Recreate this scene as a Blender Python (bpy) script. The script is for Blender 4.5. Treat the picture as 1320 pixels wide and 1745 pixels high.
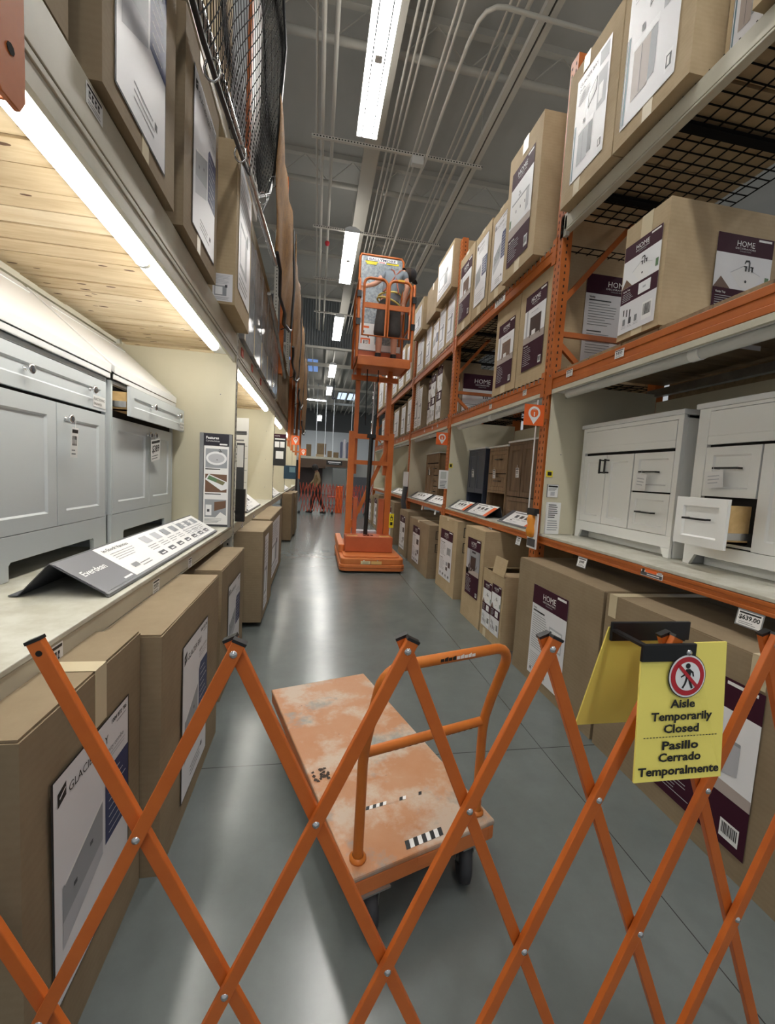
import bpy, bmesh, math, random
from mathutils import Vector, Matrix, noise
SC = bpy.context.scene
COL = SC.collection
for o in list(bpy.data.objects): bpy.data.objects.remove(o)

# ------------------------------------------------------------------ camera
def make_camera():
    yaw, pitch, roll = [math.radians(a) for a in (9.937, -4.977, 3.282)]
    cy, sy, cp, sp = math.cos(yaw), math.sin(yaw), math.cos(pitch), math.sin(pitch)
    f = Vector((sy*cp, cy*cp, sp)); r = Vector((cy, -sy, 0)); u = r.cross(f)
    cr, sr = math.cos(roll), math.sin(roll)
    r2 = cr*r + sr*u; u2 = -sr*r + cr*u
    cam = bpy.data.cameras.new('camera')
    cam.sensor_fit = 'VERTICAL'; cam.sensor_height = 24; cam.sensor_width = 24
    cam.lens = 24*710.34/1745
    cam.clip_start = .02; cam.clip_end = 200
    o = bpy.data.objects.new('camera', cam); COL.objects.link(o)
    m = Matrix((r2, u2, -f)).transposed().to_4x4(); m.translation = (0, 0, 1.5)
    o.matrix_world = m
    SC.camera = o
make_camera()

# ------------------------------------------------------------------ world, exposure
EXPOSURE = 0.0
LAMP = 52.0        # ceiling fixtures
SHELF_TUBE = 24.0  # tubes under the left shelf beam
ADDED_UPLIGHT = 9.0      # glow strips added on the fixture tops to brighten the roof
AMBIENT = 0.42
w = bpy.data.worlds.new('world'); SC.world = w; w.use_nodes = True
bg = w.node_tree.nodes['Background']; bg.inputs[0].default_value = (.92, .96, 1, 1); bg.inputs[1].default_value = AMBIENT
SC.view_settings.view_transform = 'Standard'; SC.view_settings.look = 'None'
SC.view_settings.exposure = EXPOSURE; SC.view_settings.gamma = 1; SC.view_settings.use_curve_mapping = False
SC.cycles.use_denoising = True
SC.cycles.max_bounces = 8; SC.cycles.diffuse_bounces = 4; SC.cycles.transparent_max_bounces = 12

# ------------------------------------------------------------------ materials
def lin(c):
    c = c/255
    return c/12.92 if c <= .04045 else ((c+.055)/1.055)**2.4
MC = {}
def M(name, rgb=(128,128,128), rough=.5, metal=0, noise_=None, bump=None, emit=0, spec=.5, alpha=1):
    """procedural painted material; noise_=(scale, other rgb, contrast) ; bump=(scale, strength)"""
    if name in MC: return MC[name]
    m = bpy.data.materials.new(name); m.use_nodes = True
    nt = m.node_tree; b = nt.nodes['Principled BSDF']
    col = tuple(lin(c) for c in rgb)+(1,)
    b.inputs['Base Color'].default_value = col
    b.inputs['Roughness'].default_value = rough; b.inputs['Metallic'].default_value = metal
    b.inputs['Specular IOR Level'].default_value = spec
    tc = None
    if noise_ or bump: tc = nt.nodes.new('ShaderNodeTexCoord')
    if noise_:
        n = nt.nodes.new('ShaderNodeTexNoise'); n.inputs['Scale'].default_value = noise_[0]; n.inputs['Detail'].default_value = 6
        n.inputs['Roughness'].default_value = .65
        nt.links.new(tc.outputs['Object'], n.inputs['Vector'])
        rmp = nt.nodes.new('ShaderNodeValToRGB')
        k = noise_[2] if len(noise_) > 2 else .2
        rmp.color_ramp.elements[0].position = .5-k; rmp.color_ramp.elements[1].position = .5+k
        rmp.color_ramp.elements[0].color = tuple(lin(c) for c in noise_[1])+(1,); rmp.color_ramp.elements[1].color = col
        nt.links.new(n.outputs['Fac'], rmp.inputs['Fac']); nt.links.new(rmp.outputs['Color'], b.inputs['Base Color'])
    if bump:
        n2 = nt.nodes.new('ShaderNodeTexNoise'); n2.inputs['Scale'].default_value = bump[0]; n2.inputs['Detail'].default_value = 4
        nt.links.new(tc.outputs['Object'], n2.inputs['Vector'])
        bp = nt.nodes.new('ShaderNodeBump'); bp.inputs['Strength'].default_value = bump[1]; bp.inputs['Distance'].default_value = .01
        nt.links.new(n2.outputs['Fac'], bp.inputs['Height']); nt.links.new(bp.outputs['Normal'], b.inputs['Normal'])
    if emit:
        b.inputs['Emission Color'].default_value = col; b.inputs['Emission Strength'].default_value = emit
    if alpha < 1:
        b.inputs['Alpha'].default_value = alpha
    MC[name] = m
    return m

def floor_material():
    m = bpy.data.materials.new('polished_concrete'); m.use_nodes = True
    nt = m.node_tree; N = nt.nodes; L = nt.links; b = N['Principled BSDF']
    tc = N.new('ShaderNodeTexCoord')
    n = N.new('ShaderNodeTexNoise'); n.inputs['Scale'].default_value = 1.6; n.inputs['Detail'].default_value = 9; n.inputs['Roughness'].default_value = .7
    L.new(tc.outputs['Object'], n.inputs['Vector'])
    r = N.new('ShaderNodeValToRGB'); r.color_ramp.elements[0].position = .3; r.color_ramp.elements[1].position = .75
    r.color_ramp.elements[0].color = (lin(97), lin(103), lin(102), 1); r.color_ramp.elements[1].color = (lin(113), lin(120), lin(119), 1)
    L.new(n.outputs['Fac'], r.inputs['Fac'])
    sep = N.new('ShaderNodeSeparateXYZ'); L.new(tc.outputs['Object'], sep.inputs[0])
    def line(out, v, wd):
        s = N.new('ShaderNodeMath'); s.operation = 'SUBTRACT'; L.new(out, s.inputs[0]); s.inputs[1].default_value = v
        a = N.new('ShaderNodeMath'); a.operation = 'ABSOLUTE'; L.new(s.outputs[0], a.inputs[0])
        c = N.new('ShaderNodeMath'); c.operation = 'LESS_THAN'; L.new(a.outputs[0], c.inputs[0]); c.inputs[1].default_value = wd
        return c.outputs[0]
    acc = None
    for ax, v, wd in (('X', 1.33, .0022), ('Y', 2.065, .0025), ('Y', 6.6, .003), ('Y', 11.2, .003), ('X', -3.2, .003)):
        o = line(sep.outputs[ax], v, wd)
        if acc is None: acc = o
        else:
            mx = N.new('ShaderNodeMath'); mx.operation = 'MAXIMUM'; L.new(acc, mx.inputs[0]); L.new(o, mx.inputs[1]); acc = mx.outputs[0]
    mix = N.new('ShaderNodeMix'); mix.data_type = 'RGBA'
    L.new(acc, mix.inputs['Factor']); L.new(r.outputs['Color'], mix.inputs['A']); mix.inputs['B'].default_value = (.035, .036, .036, 1)
    L.new(mix.outputs['Result'], b.inputs['Base Color'])
    b.inputs['Roughness'].default_value = .22
    b.inputs['Specular IOR Level'].default_value = .55
    n3 = N.new('ShaderNodeTexNoise'); n3.inputs['Scale'].default_value = 9; n3.inputs['Detail'].default_value = 3
    L.new(tc.outputs['Object'], n3.inputs['Vector'])
    bp = N.new('ShaderNodeBump'); bp.inputs['Strength'].default_value = .04; bp.inputs['Distance'].default_value = .01
    L.new(n3.outputs['Fac'], bp.inputs['Height']); L.new(bp.outputs['Normal'], b.inputs['Normal'])
    return m

def cardboard(name, a, b_):
    m = bpy.data.materials.new(name); m.use_nodes = True
    nt = m.node_tree; N = nt.nodes; L = nt.links; b = N['Principled BSDF']
    tc = N.new('ShaderNodeTexCoord')
    n = N.new('ShaderNodeTexNoise'); n.inputs['Scale'].default_value = 3; n.inputs['Detail'].default_value = 8; n.inputs['Roughness'].default_value = .7
    L.new(tc.outputs['Object'], n.inputs['Vector'])
    wv = N.new('ShaderNodeTexWave'); wv.wave_type = 'BANDS'; wv.bands_direction = 'Z'; wv.inputs['Scale'].default_value = 14; wv.inputs['Distortion'].default_value = 2.5
    wv.inputs['Detail'].default_value = 2
    L.new(tc.outputs['Object'], wv.inputs['Vector'])
    mx = N.new('ShaderNodeMath'); mx.operation = 'MULTIPLY_ADD'; L.new(wv.outputs['Fac'], mx.inputs[0]); mx.inputs[1].default_value = .05; L.new(n.outputs['Fac'], mx.inputs[2])
    r = N.new('ShaderNodeValToRGB'); r.color_ramp.elements[0].position = .32; r.color_ramp.elements[1].position = .78
    r.color_ramp.elements[0].color = tuple(lin(c) for c in b_)+(1,); r.color_ramp.elements[1].color = tuple(lin(c) for c in a)+(1,)
    L.new(mx.outputs[0], r.inputs['Fac']); L.new(r.outputs['Color'], b.inputs['Base Color'])
    b.inputs['Roughness'].default_value = .75; b.inputs['Specular IOR Level'].default_value = .25
    bp = N.new('ShaderNodeBump'); bp.inputs['Strength'].default_value = .12; bp.inputs['Distance'].default_value = .01
    L.new(n.outputs['Fac'], bp.inputs['Height']); L.new(bp.outputs['Normal'], b.inputs['Normal'])
    MC[name] = m
    return m

def wood(name, a, b_, axis='X', scale=2.0, stretch=12):
    m = bpy.data.materials.new(name); m.use_nodes = True
    nt = m.node_tree; N = nt.nodes; L = nt.links; b = N['Principled BSDF']
    tc = N.new('ShaderNodeTexCoord'); mp = N.new('ShaderNodeMapping')
    s = [stretch, stretch, stretch]; s['XYZ'.index(axis)] = 1.0
    mp.inputs['Scale'].default_value = s
    L.new(tc.outputs['Object'], mp.inputs['Vector'])
    n = N.new('ShaderNodeTexNoise'); n.inputs['Scale'].default_value = scale; n.inputs['Detail'].default_value = 8; n.inputs['Roughness'].default_value = .6; n.inputs['Distortion'].default_value = .6
    L.new(mp.outputs[0], n.inputs['Vector'])
    r = N.new('ShaderNodeValToRGB'); r.color_ramp.elements[0].position = .3; r.color_ramp.elements[1].position = .65
    r.color_ramp.elements[0].color = tuple(lin(c) for c in b_)+(1,); r.color_ramp.elements[1].color = tuple(lin(c) for c in a)+(1,)
    L.new(n.outputs['Fac'], r.inputs['Fac']); L.new(r.outputs['Color'], b.inputs['Base Color'])
    b.inputs['Roughness'].default_value = .6
    MC[name] = m
    return m

def worn_deck():
    m = bpy.data.materials.new('worn_orange_deck'); m.use_nodes = True
    nt = m.node_tree; N = nt.nodes; L = nt.links; b = N['Principled BSDF']
    tc = N.new('ShaderNodeTexCoord')
    def nz(sc, d=8, ro=.65, off=0):
        mp = N.new('ShaderNodeMapping'); mp.inputs['Location'].default_value = (off, off, 0); L.new(tc.outputs['Object'], mp.inputs[0])
        n = N.new('ShaderNodeTexNoise'); n.inputs['Scale'].default_value = sc; n.inputs['Detail'].default_value = d; n.inputs['Roughness'].default_value = ro
        L.new(mp.outputs[0], n.inputs['Vector']); return n.outputs['Fac']
    def ramp(f, p0, p1):
        r = N.new('ShaderNodeMapRange'); r.inputs['From Min'].default_value = p0; r.inputs['From Max'].default_value = p1; L.new(f, r.inputs['Value']); return r.outputs[0]
    def mix(f, a, c):
        x = N.new('ShaderNodeMix'); x.data_type = 'RGBA'; L.new(f, x.inputs['Factor'])
        if isinstance(a, tuple): x.inputs['A'].default_value = a
        else: L.new(a, x.inputs['A'])
        x.inputs['B'].default_value = c; return x.outputs['Result']
    c = lambda r, g, bb: (lin(r), lin(g), lin(bb), 1)
    o = mix(ramp(nz(3), .35, .65), c(184, 126, 84), c(190, 144, 110))
    o = mix(ramp(nz(4.5, off=3.1), .46, .6), o, c(196, 176, 158))
    o = mix(ramp(nz(3.2, off=7.7), .56, .66), o, c(142, 144, 140))
    o = mix(ramp(nz(28, off=1.3), .68, .73), o, c(88, 70, 54))
    L.new(o, b.inputs['Base Color']); b.inputs['Roughness'].default_value = .55
    MC['worn_orange_deck'] = m
    return m

MAROON = M('label_maroon', (62, 26, 42), .6, spec=.15)
WHITE = M('label_white', (226, 226, 230), .4)
PAPER = M('paper_white', (238, 238, 238), .55)
INK = M('ink_black', (24, 24, 26), .5)
GREYINK = M('ink_grey', (128, 130, 134), .5)
PALEINK = M('ink_pale', (184, 186, 192), .5)
NAVY = M('label_navy', (42, 52, 98), .45)
PICG = M('picture_grey', (150, 154, 160), .45)
PICD = M('picture_dark', (72, 74, 80), .45)
PICW = M('picture_white', (236, 237, 240), .45)
PICB = M('picture_brown', (112, 84, 66), .45)
PICDB = M('picture_dark_brown', (62, 46, 42), .45)
PICF = M('picture_floor', (176, 164, 158), .45)
PICGRN = M('picture_green', (96, 128, 92), .45)
PICTEAL = M('picture_teal', (98, 128, 140), .45)
CARD = cardboard('cardboard', (154, 137, 112), (132, 115, 91))
CARDL = cardboard('cardboard_pale_lit', (192, 172, 140), (170, 150, 118))  # paler cardboard, brightened to carry the lamp light on the top cartons
CARDD = cardboard('cardboard_dark', (138, 118, 92), (116, 98, 74))
TAPE = M('packing_tape_paper', (204, 190, 158), .35)
ORG = M('orange_rack_paint', (190, 104, 40), .5, noise_=(6, (166, 86, 30), .25))
GATEO = M('orange_gate_paint', (210, 110, 42), .42, noise_=(9, (194, 96, 34), .25), bump=(40, .03))
CARTO = M('orange_cart_paint', (208, 122, 46), .4, noise_=(10, (190, 104, 38), .25))
LIFTO = M('orange_lift_paint', (204, 112, 46), .45, noise_=(5, (186, 96, 38), .25))
LIFTL = M('orange_lift_plastic', (212, 128, 70), .5, noise_=(5, (198, 110, 54), .25))
LIFTR = M('red_orange_lift_box', (194, 100, 60), .5, noise_=(4, (180, 88, 50), .25))
CREAM = M('cream_steel', (206, 202, 186), .4, noise_=(4, (190, 186, 168), .25))
GREIGE = M('greige_steel', (192, 187, 170), .4, noise_=(4, (178, 172, 154), .25))
PANEL = M('cream_panel', (212, 206, 184), .55, noise_=(2, (204, 198, 174), .3))
DECKW = M('worn_cream_board', (206, 205, 194), .45, noise_=(7, (184, 181, 166), .12))
GALV = M('galvanised_steel', (170, 170, 166), .35, .7, noise_=(8, (130, 130, 126), .25))
POSTG = M('grey_white_post', (190, 188, 178), .45)
DARK = M('hole_gap_shade', (20, 17, 14), .9)  # near-black colour standing in for the shade inside holes and gaps
BLACK = M('black_plastic', (24, 24, 26), .4)
BLKM = M('black_wire', (20, 19, 18), .8, spec=.1)
STEEL = M('steel', (200, 200, 200), .25, .9)
CHROME = M('chrome', (226, 226, 228), .12, 1)
VWHITE = M('white_lacquer', (243, 244, 242), .35)
VGREY = M('soft_white_lacquer', (208, 214, 218), .38)
VTOP = M('white_cultured_marble', (226, 227, 228), .2)
NAVYL = M('navy_lacquer', (62, 68, 84), .4)
OAK = wood('warm_oak', (150, 122, 92), (112, 88, 64), 'Z', 3, 10)
OAKD = wood('dark_oak', (124, 98, 74), (90, 70, 52), 'Z', 3, 10)
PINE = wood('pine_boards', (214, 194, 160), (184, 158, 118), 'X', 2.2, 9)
PINED = wood('dark_boards', (150, 130, 100), (112, 94, 70), 'X', 2.2, 9)  # darker brown board tone
TANW = wood('drawer_birch', (222, 188, 132), (204, 168, 112), 'X', 2, 8)
YEL = M('yellow_plastic', (250, 234, 118), .45)
YTAG = M('yellow_tag', (232, 214, 40), .5)
RED = M('sign_red', (186, 34, 46), .45)
PINO = M('sign_orange', (236, 106, 44), .5)
TUBE_ON = M('lit_tube', (255, 252, 244), .4, emit=SHELF_TUBE)
LAMP_ON = M('lit_lamp', (255, 252, 246), .4, emit=LAMP)
TUBE_OFF = M('unlit_tube_diffuser', (206, 208, 206), .35)
REFL = M('fixture_reflector', (236, 238, 238), .3)
ROOF = M('roof_deck_grey', (176, 174, 168), .8, noise_=(1.2, (164, 162, 156), .3))
PIPE = M('conduit_grey', (200, 196, 186), .5)
JOIST = M('joist_grey', (184, 180, 170), .55)
CORR = M('corrugated_grey', (128, 132, 134), .6)
SKIN = M('skin', (206, 156, 132), .55)
NETO = M('orange_net_fabric', (122, 84, 28), .8, noise_=(14, (92, 62, 20), .2), bump=(90, .8))
GREYW = M('grey_painted_wall', (104, 106, 106), .7)
WHW = M('white_painted_wall', (226, 232, 236), .7)
BRWN = M('brown_header', (92, 72, 56), .6)
RUBBER = M('dark_rubber', (52, 54, 58), .7)

# ------------------------------------------------------------------ mesh builder
class MB:
    def __init__(s): s.v = []; s.f = []; s.fm = []; s.fs = []; s.mats = []
    def mi(s, m):
        if m not in s.mats: s.mats.append(m)
        return s.mats.index(m)
    def add(s, vs, fs, m, smooth=False):
        b = len(s.v); k = s.mi(m); s.v += [Vector(p) for p in vs]
        for f in fs: s.f.append([i+b for i in f]); s.fm.append(k); s.fs.append(smooth)
        return s
    def box(s, a, b, m):
        x0, y0, z0 = [min(p, q) for p, q in zip(a, b)]; x1, y1, z1 = [max(p, q) for p, q in zip(a, b)]
        vs = [(x0,y0,z0),(x1,y0,z0),(x1,y1,z0),(x0,y1,z0),(x0,y0,z1),(x1,y0,z1),(x1,y1,z1),(x0,y1,z1)]
        return s.add(vs, [(0,3,2,1),(4,5,6,7),(0,1,5,4),(1,2,6,5),(2,3,7,6),(3,0,4,7)], m)
    def bar(s, p, q, wv, dv, m):
        """box from p to q; wv, dv full-size cross section vectors"""
        p, q, wv, dv = Vector(p), Vector(q), Vector(wv)/2, Vector(dv)/2
        vs = [p-wv-dv, p+wv-dv, p+wv+dv, p-wv+dv, q-wv-dv, q+wv-dv, q+wv+dv, q-wv+dv]
        fs = [(0,3,2,1),(4,5,6,7),(0,1,5,4),(1,2,6,5),(2,3,7,6),(3,0,4,7)]
        if wv.cross(dv).dot(q-p) < 0: fs = [f[::-1] for f in fs]
        return s.add(vs, fs, m)
    def beam(s, p, q, w, d, m, up=(0,0,1)):
        p, q = Vector(p), Vector(q); t = (q-p).normalized(); u = Vector(up)
        side = t.cross(u)
        if side.length < 1e-4: side = t.cross(Vector((0,1,0)))
        side.normalize(); u2 = side.cross(t)
        return s.bar(p, q, side*w, u2*d, m)
    def tube(s, pts, r, m, seg=8, closed=False):
        pts = [Vector(p) for p in pts]; n = len(pts); rings = []
        t0 = (pts[1]-pts[0]).normalized(); a = t0.orthogonal().normalized()
        for i in range(n):
            if closed: t = (pts[(i+1) % n]-pts[i-1]).normalized()
            else: t = ((pts[min(i+1,n-1)]-pts[i]).normalized()+(pts[i]-pts[max(i-1,0)]).normalized()).normalized()
            a = (a-t*a.dot(t)).normalized(); b = t.cross(a)
            rr = r[i] if isinstance(r, (list, tuple)) else r
            rings.append([pts[i]+(a*math.cos(2*math.pi*k/seg)+b*math.sin(2*math.pi*k/seg))*rr for k in range(seg)])
        vs = [p for ring in rings for p in ring]; fs = []
        for i in range(n if closed else n-1):
            j = (i+1) % n
            for k in range(seg):
                k2 = (k+1) % seg; fs.append((i*seg+k, i*seg+k2, j*seg+k2, j*seg+k))
        s.add(vs, fs, m, True)
        if not closed:
            s.add(rings[0], [tuple(range(seg))[::-1]], m); s.add(rings[-1], [tuple(range(seg))], m)
        return s
    def cyl(s, p, q, r, m, seg=12, r2=None): return s.tube([p, q], [r, r if r2 is None else r2], m, seg)
    def quad(s, a, b, c, d, m): return s.add([a,b,c,d], [(0,1,2,3)], m)
    def prism(s, pts, ext, m):
        """solid from a planar outline pts (3D) swept by vector ext"""
        pts = [Vector(p) for p in pts]; e = Vector(ext); n = len(pts)
        nrm = Vector((0,0,0))
        for i in range(n): nrm += pts[i].cross(pts[(i+1) % n])
        if nrm.dot(e) > 0: pts = pts[::-1]
        vs = pts+[p+e for p in pts]
        fs = [tuple(range(n)), tuple(range(2*n-1, n-1, -1))]+[(i, i+n, (i+1) % n+n, (i+1) % n) for i in range(n)]
        return s.add(vs, fs, m)
    def lathe(s, prof, c, axis, m, seg=16):
        c = Vector(c); t = Vector(axis).normalized(); a = t.orthogonal().normalized(); b = t.cross(a)
        vs = []; n = len(prof)
        for (r, h) in prof:
            for k in range(seg):
                an = 2*math.pi*k/seg; vs.append(c+t*h+(a*math.cos(an)+b*math.sin(an))*r)
        fs = [(i*seg+k, i*seg+(k+1) % seg, (i+1)*seg+(k+1) % seg, (i+1)*seg+k) for i in range(n-1) for k in range(seg)]
        return s.add(vs, fs, m, True)
    def build(s, name, parent=None, world=True, bevel=0, loc=None, seg=2):
        off = Vector((0,0,0))
        if parent is not None and world:
            p = parent
            while p is not None: off += p.location; p = p.parent
        elif loc is not None: off = Vector(loc)
        me = bpy.data.meshes.new(name)
        me.from_pydata([v-off for v in s.v], [], s.f)
        for m in s.mats: me.materials.append(m)
        me.polygons.foreach_set('material_index', s.fm); me.polygons.foreach_set('use_smooth', s.fs)
        me.update()
        o = bpy.data.objects.new(name, me); COL.objects.link(o)
        if parent is not None: o.parent = parent
        elif loc is not None: o.location = loc
        if bevel:
            b = o.modifiers.new('bevel', 'BEVEL'); b.width = bevel; b.segments = seg; b.limit_method = 'ANGLE'; b.angle_limit = math.radians(50)
        return o

def tag(o, label=None, cat=None, group=None, kind=None):
    if label: o['label'] = label
    if cat: o['category'] = cat
    if group: o['group'] = group
    if kind: o['kind'] = kind
    return o
def thing(name, label, cat, loc=(0,0,0), rz=0, group=None):
    o = bpy.data.objects.new(name, None); COL.objects.link(o); o.location = loc; o.rotation_euler = (0,0,rz)
    o.empty_display_size = .1
    return tag(o, label, cat, group)
def kids(o): return [c for c in bpy.data.objects if c.parent is o]
def copy_tree(o, loc=None, label=None, parent=None):
    c = o.copy(); COL.objects.link(c)
    if parent is not None: c.parent = parent
    if loc is not None: c.location = loc
    if label: c['label'] = label
    for ch in kids(o): copy_tree(ch, parent=c)
    return c

_txt = {}
def text_mesh(s, bold=0.0):
    k = (s, bold)
    if k not in _txt:
        cu = bpy.data.curves.new('t', 'FONT'); cu.body = s; cu.size = 1; cu.resolution_u = 2; cu.offset = bold
        ob = bpy.data.objects.new('t', cu); COL.objects.link(ob)
        dg = bpy.context.evaluated_depsgraph_get()
        me = bpy.data.meshes.new_from_object(ob.evaluated_get(dg))
        vs = [(v.co.x, v.co.y) for v in me.vertices]; fs = [tuple(p.vertices) for p in me.polygons]
        bpy.data.objects.remove(ob); bpy.data.curves.remove(cu); bpy.data.meshes.remove(me)
        x0 = min(v[0] for v in vs); x1 = max(v[0] for v in vs); y1 = max(v[1] for v in vs)
        _txt[k] = ([(x-x0, y) for x, y in vs], fs, x1-x0, y1)
    return _txt[k]

class Pan:
    """flat printed panel; fractional coordinates, thin stacked print layers"""
    LAY = .0007
    def __init__(s, mb, O, U, V, w, h):
        s.mb = mb; s.O = Vector(O); s.U = Vector(U).normalized(); s.V = Vector(V).normalized(); s.N = s.U.cross(s.V); s.w = w; s.h = h
    def p(s, x, y, l): return s.O+s.U*(x*s.w)+s.V*(y*s.h)+s.N*(l*s.LAY)
    def rect(s, x0, y0, x1, y1, m, l=1): s.mb.quad(s.p(x0,y0,l), s.p(x1,y0,l), s.p(x1,y1,l), s.p(x0,y1,l), m); return s
    def poly(s, pts, m, l=1):
        a = sum(pts[i][0]*pts[(i+1) % len(pts)][1]-pts[(i+1) % len(pts)][0]*pts[i][1] for i in range(len(pts)))
        if a < 0: pts = pts[::-1]
        s.mb.add([s.p(x, y, l) for x, y in pts], [tuple(range(len(pts)))], m); return s
    def disc(s, x, y, r, m, l=1, n=28, rin=0):
        """r as fraction of w; round in true size"""
        c = s.O+s.U*(x*s.w)+s.V*(y*s.h)+s.N*(l*s.LAY); R = r*s.w
        pt = lambda a, q: c+(s.U*math.cos(a)+s.V*math.sin(a))*q
        if rin:
            vs = [pt(2*math.pi*k/n, R) for k in range(n)]+[pt(2*math.pi*k/n, rin*s.w) for k in range(n)]
            s.mb.add(vs, [(k, (k+1) % n, n+(k+1) % n, n+k) for k in range(n)], m)
        else: s.mb.add([pt(2*math.pi*k/n, R) for k in range(n)], [tuple(range(n))], m)
        return s
    def text(s, t, x, y, hh, m, l=2, al='l', maxw=None, bold=0.0, fw=None):
        vs, fs, tw, th = text_mesh(t, bold)
        sc = hh*s.h/.72; sx = sc
        if fw: sx = fw*s.w/tw
        elif maxw and tw*sc > maxw*s.w: sx = maxw*s.w/tw
        dx = {'l': 0, 'c': -tw*sx/2, 'r': -tw*sx}[al]
        b = s.O+s.U*(x*s.w+dx)+s.V*(y*s.h)+s.N*(l*s.LAY)
        s.mb.add([b+s.U*(q[0]*sx)+s.V*(q[1]*sc) for q in vs], fs, m); return s
    def lines(s, x0, x1, y0, y1, n, m, l=2, t=.3, seed=0):
        r = random.Random(seed); st = (y1-y0)/n
        for i in range(n):
            e = x0+(x1-x0)*r.uniform(.62, 1); yy = y1-(i+.5)*st
            s.rect(x0, yy-st*t/2, e, yy+st*t/2, m, l)
        return s
    def barcode(s, x0, y0, x1, y1, l=2, seed=1):
        s.rect(x0, y0, x1, y1, PAPER, l); r = random.Random(seed); x = x0+.1*(x1-x0)
        while x < x1-.12*(x1-x0):
            wd = (x1-x0)*r.choice((.02, .035, .05)); s.rect(x, y0+.25*(y1-y0), x+wd, y1-.12*(y1-y0), INK, l+1); x += wd+(x1-x0)*r.choice((.025, .04))
        return s

# ------------------------------------------------------------------ printed label artwork
def home_head(p, y0, y1, num=True):
    p.rect(0, y0, 1, y1, MAROON, 1); h = y1-y0
    p.text('HOME', .5, y0+h*.42, h*.3, PAPER, 2, 'c', maxw=.5)
    p.text('DECORATORS', .5, y0+h*.27, h*.09, PAPER, 2, 'c', fw=.36)
    p.text('COLLECTION', .5, y0+h*.15, h*.06, PALEINK, 2, 'c', fw=.2)
    if num: p.lines(.72, .97, y0+h*.78, y0+h*.94, 1, PAPER, 2, .7)
def cabinet_pic(p, x0, y0, x1, y1, body, top=PICW, l=2, dark=PICDB):
    w, h = x1-x0, y1-y0
    p.rect(x0, y0+h*.1, x1, y1, body, l); p.rect(x0-w*.03, y1, x1+w*.03, y1+h*.05, top, l)
    p.rect(x0, y0, x0+w*.07, y0+h*.1, body, l); p.rect(x1-w*.07, y0, x1, y0+h*.1, body, l)
    p.rect(x0+w*.48, y0+h*.12, x0+w*.5, y1-h*.05, dark, l+1)
    p.rect(x0+w*.05, y0+h*.72, x1-w*.05, y0+h*.735, dark, l+1)
def faucet_pic(p, x, y, s, l=3, m=INK):
    """black three-hole faucet"""
    a = p.h/p.w
    for dx, k in ((-.16, .7), (.16, .7)):
        p.rect(x+(dx-.035)*s, y, x+(dx+.035)*s, y+.3*s/a*k, m, l); p.rect(x+(dx-.11)*s, y+.24*s/a*k, x+(dx+.05)*s, y+.3*s/a*k, m, l)
    pts = [(x-.03*s, y), (x+.03*s, y), (x+.03*s, y+.36*s/a), (x-.02*s, y+.46*s/a), (x-.2*s, y+.44*s/a), (x-.25*s, y+.3*s/a), (x-.2*s, y+.3*s/a), (x-.17*s, y+.38*s/a), (x-.05*s, y+.39*s/a), (x-.03*s, y+.34*s/a)]
    p.poly(pts, m, l)
def icons(p, x0, x1, y0, y1, l=2, n=4, m=PICD):
    st = (x1-x0)/n
    for i in range(n):
        p.rect(x0+st*(i+.15), y0+(y1-y0)*.35, x0+st*(i+.6), y1, m if i % 2 else GREYINK, l)
        p.lines(x0+st*i, x0+st*(i+.85), y0, y0+(y1-y0)*.3, 2, PALEINK, l, .4, i)
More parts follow.
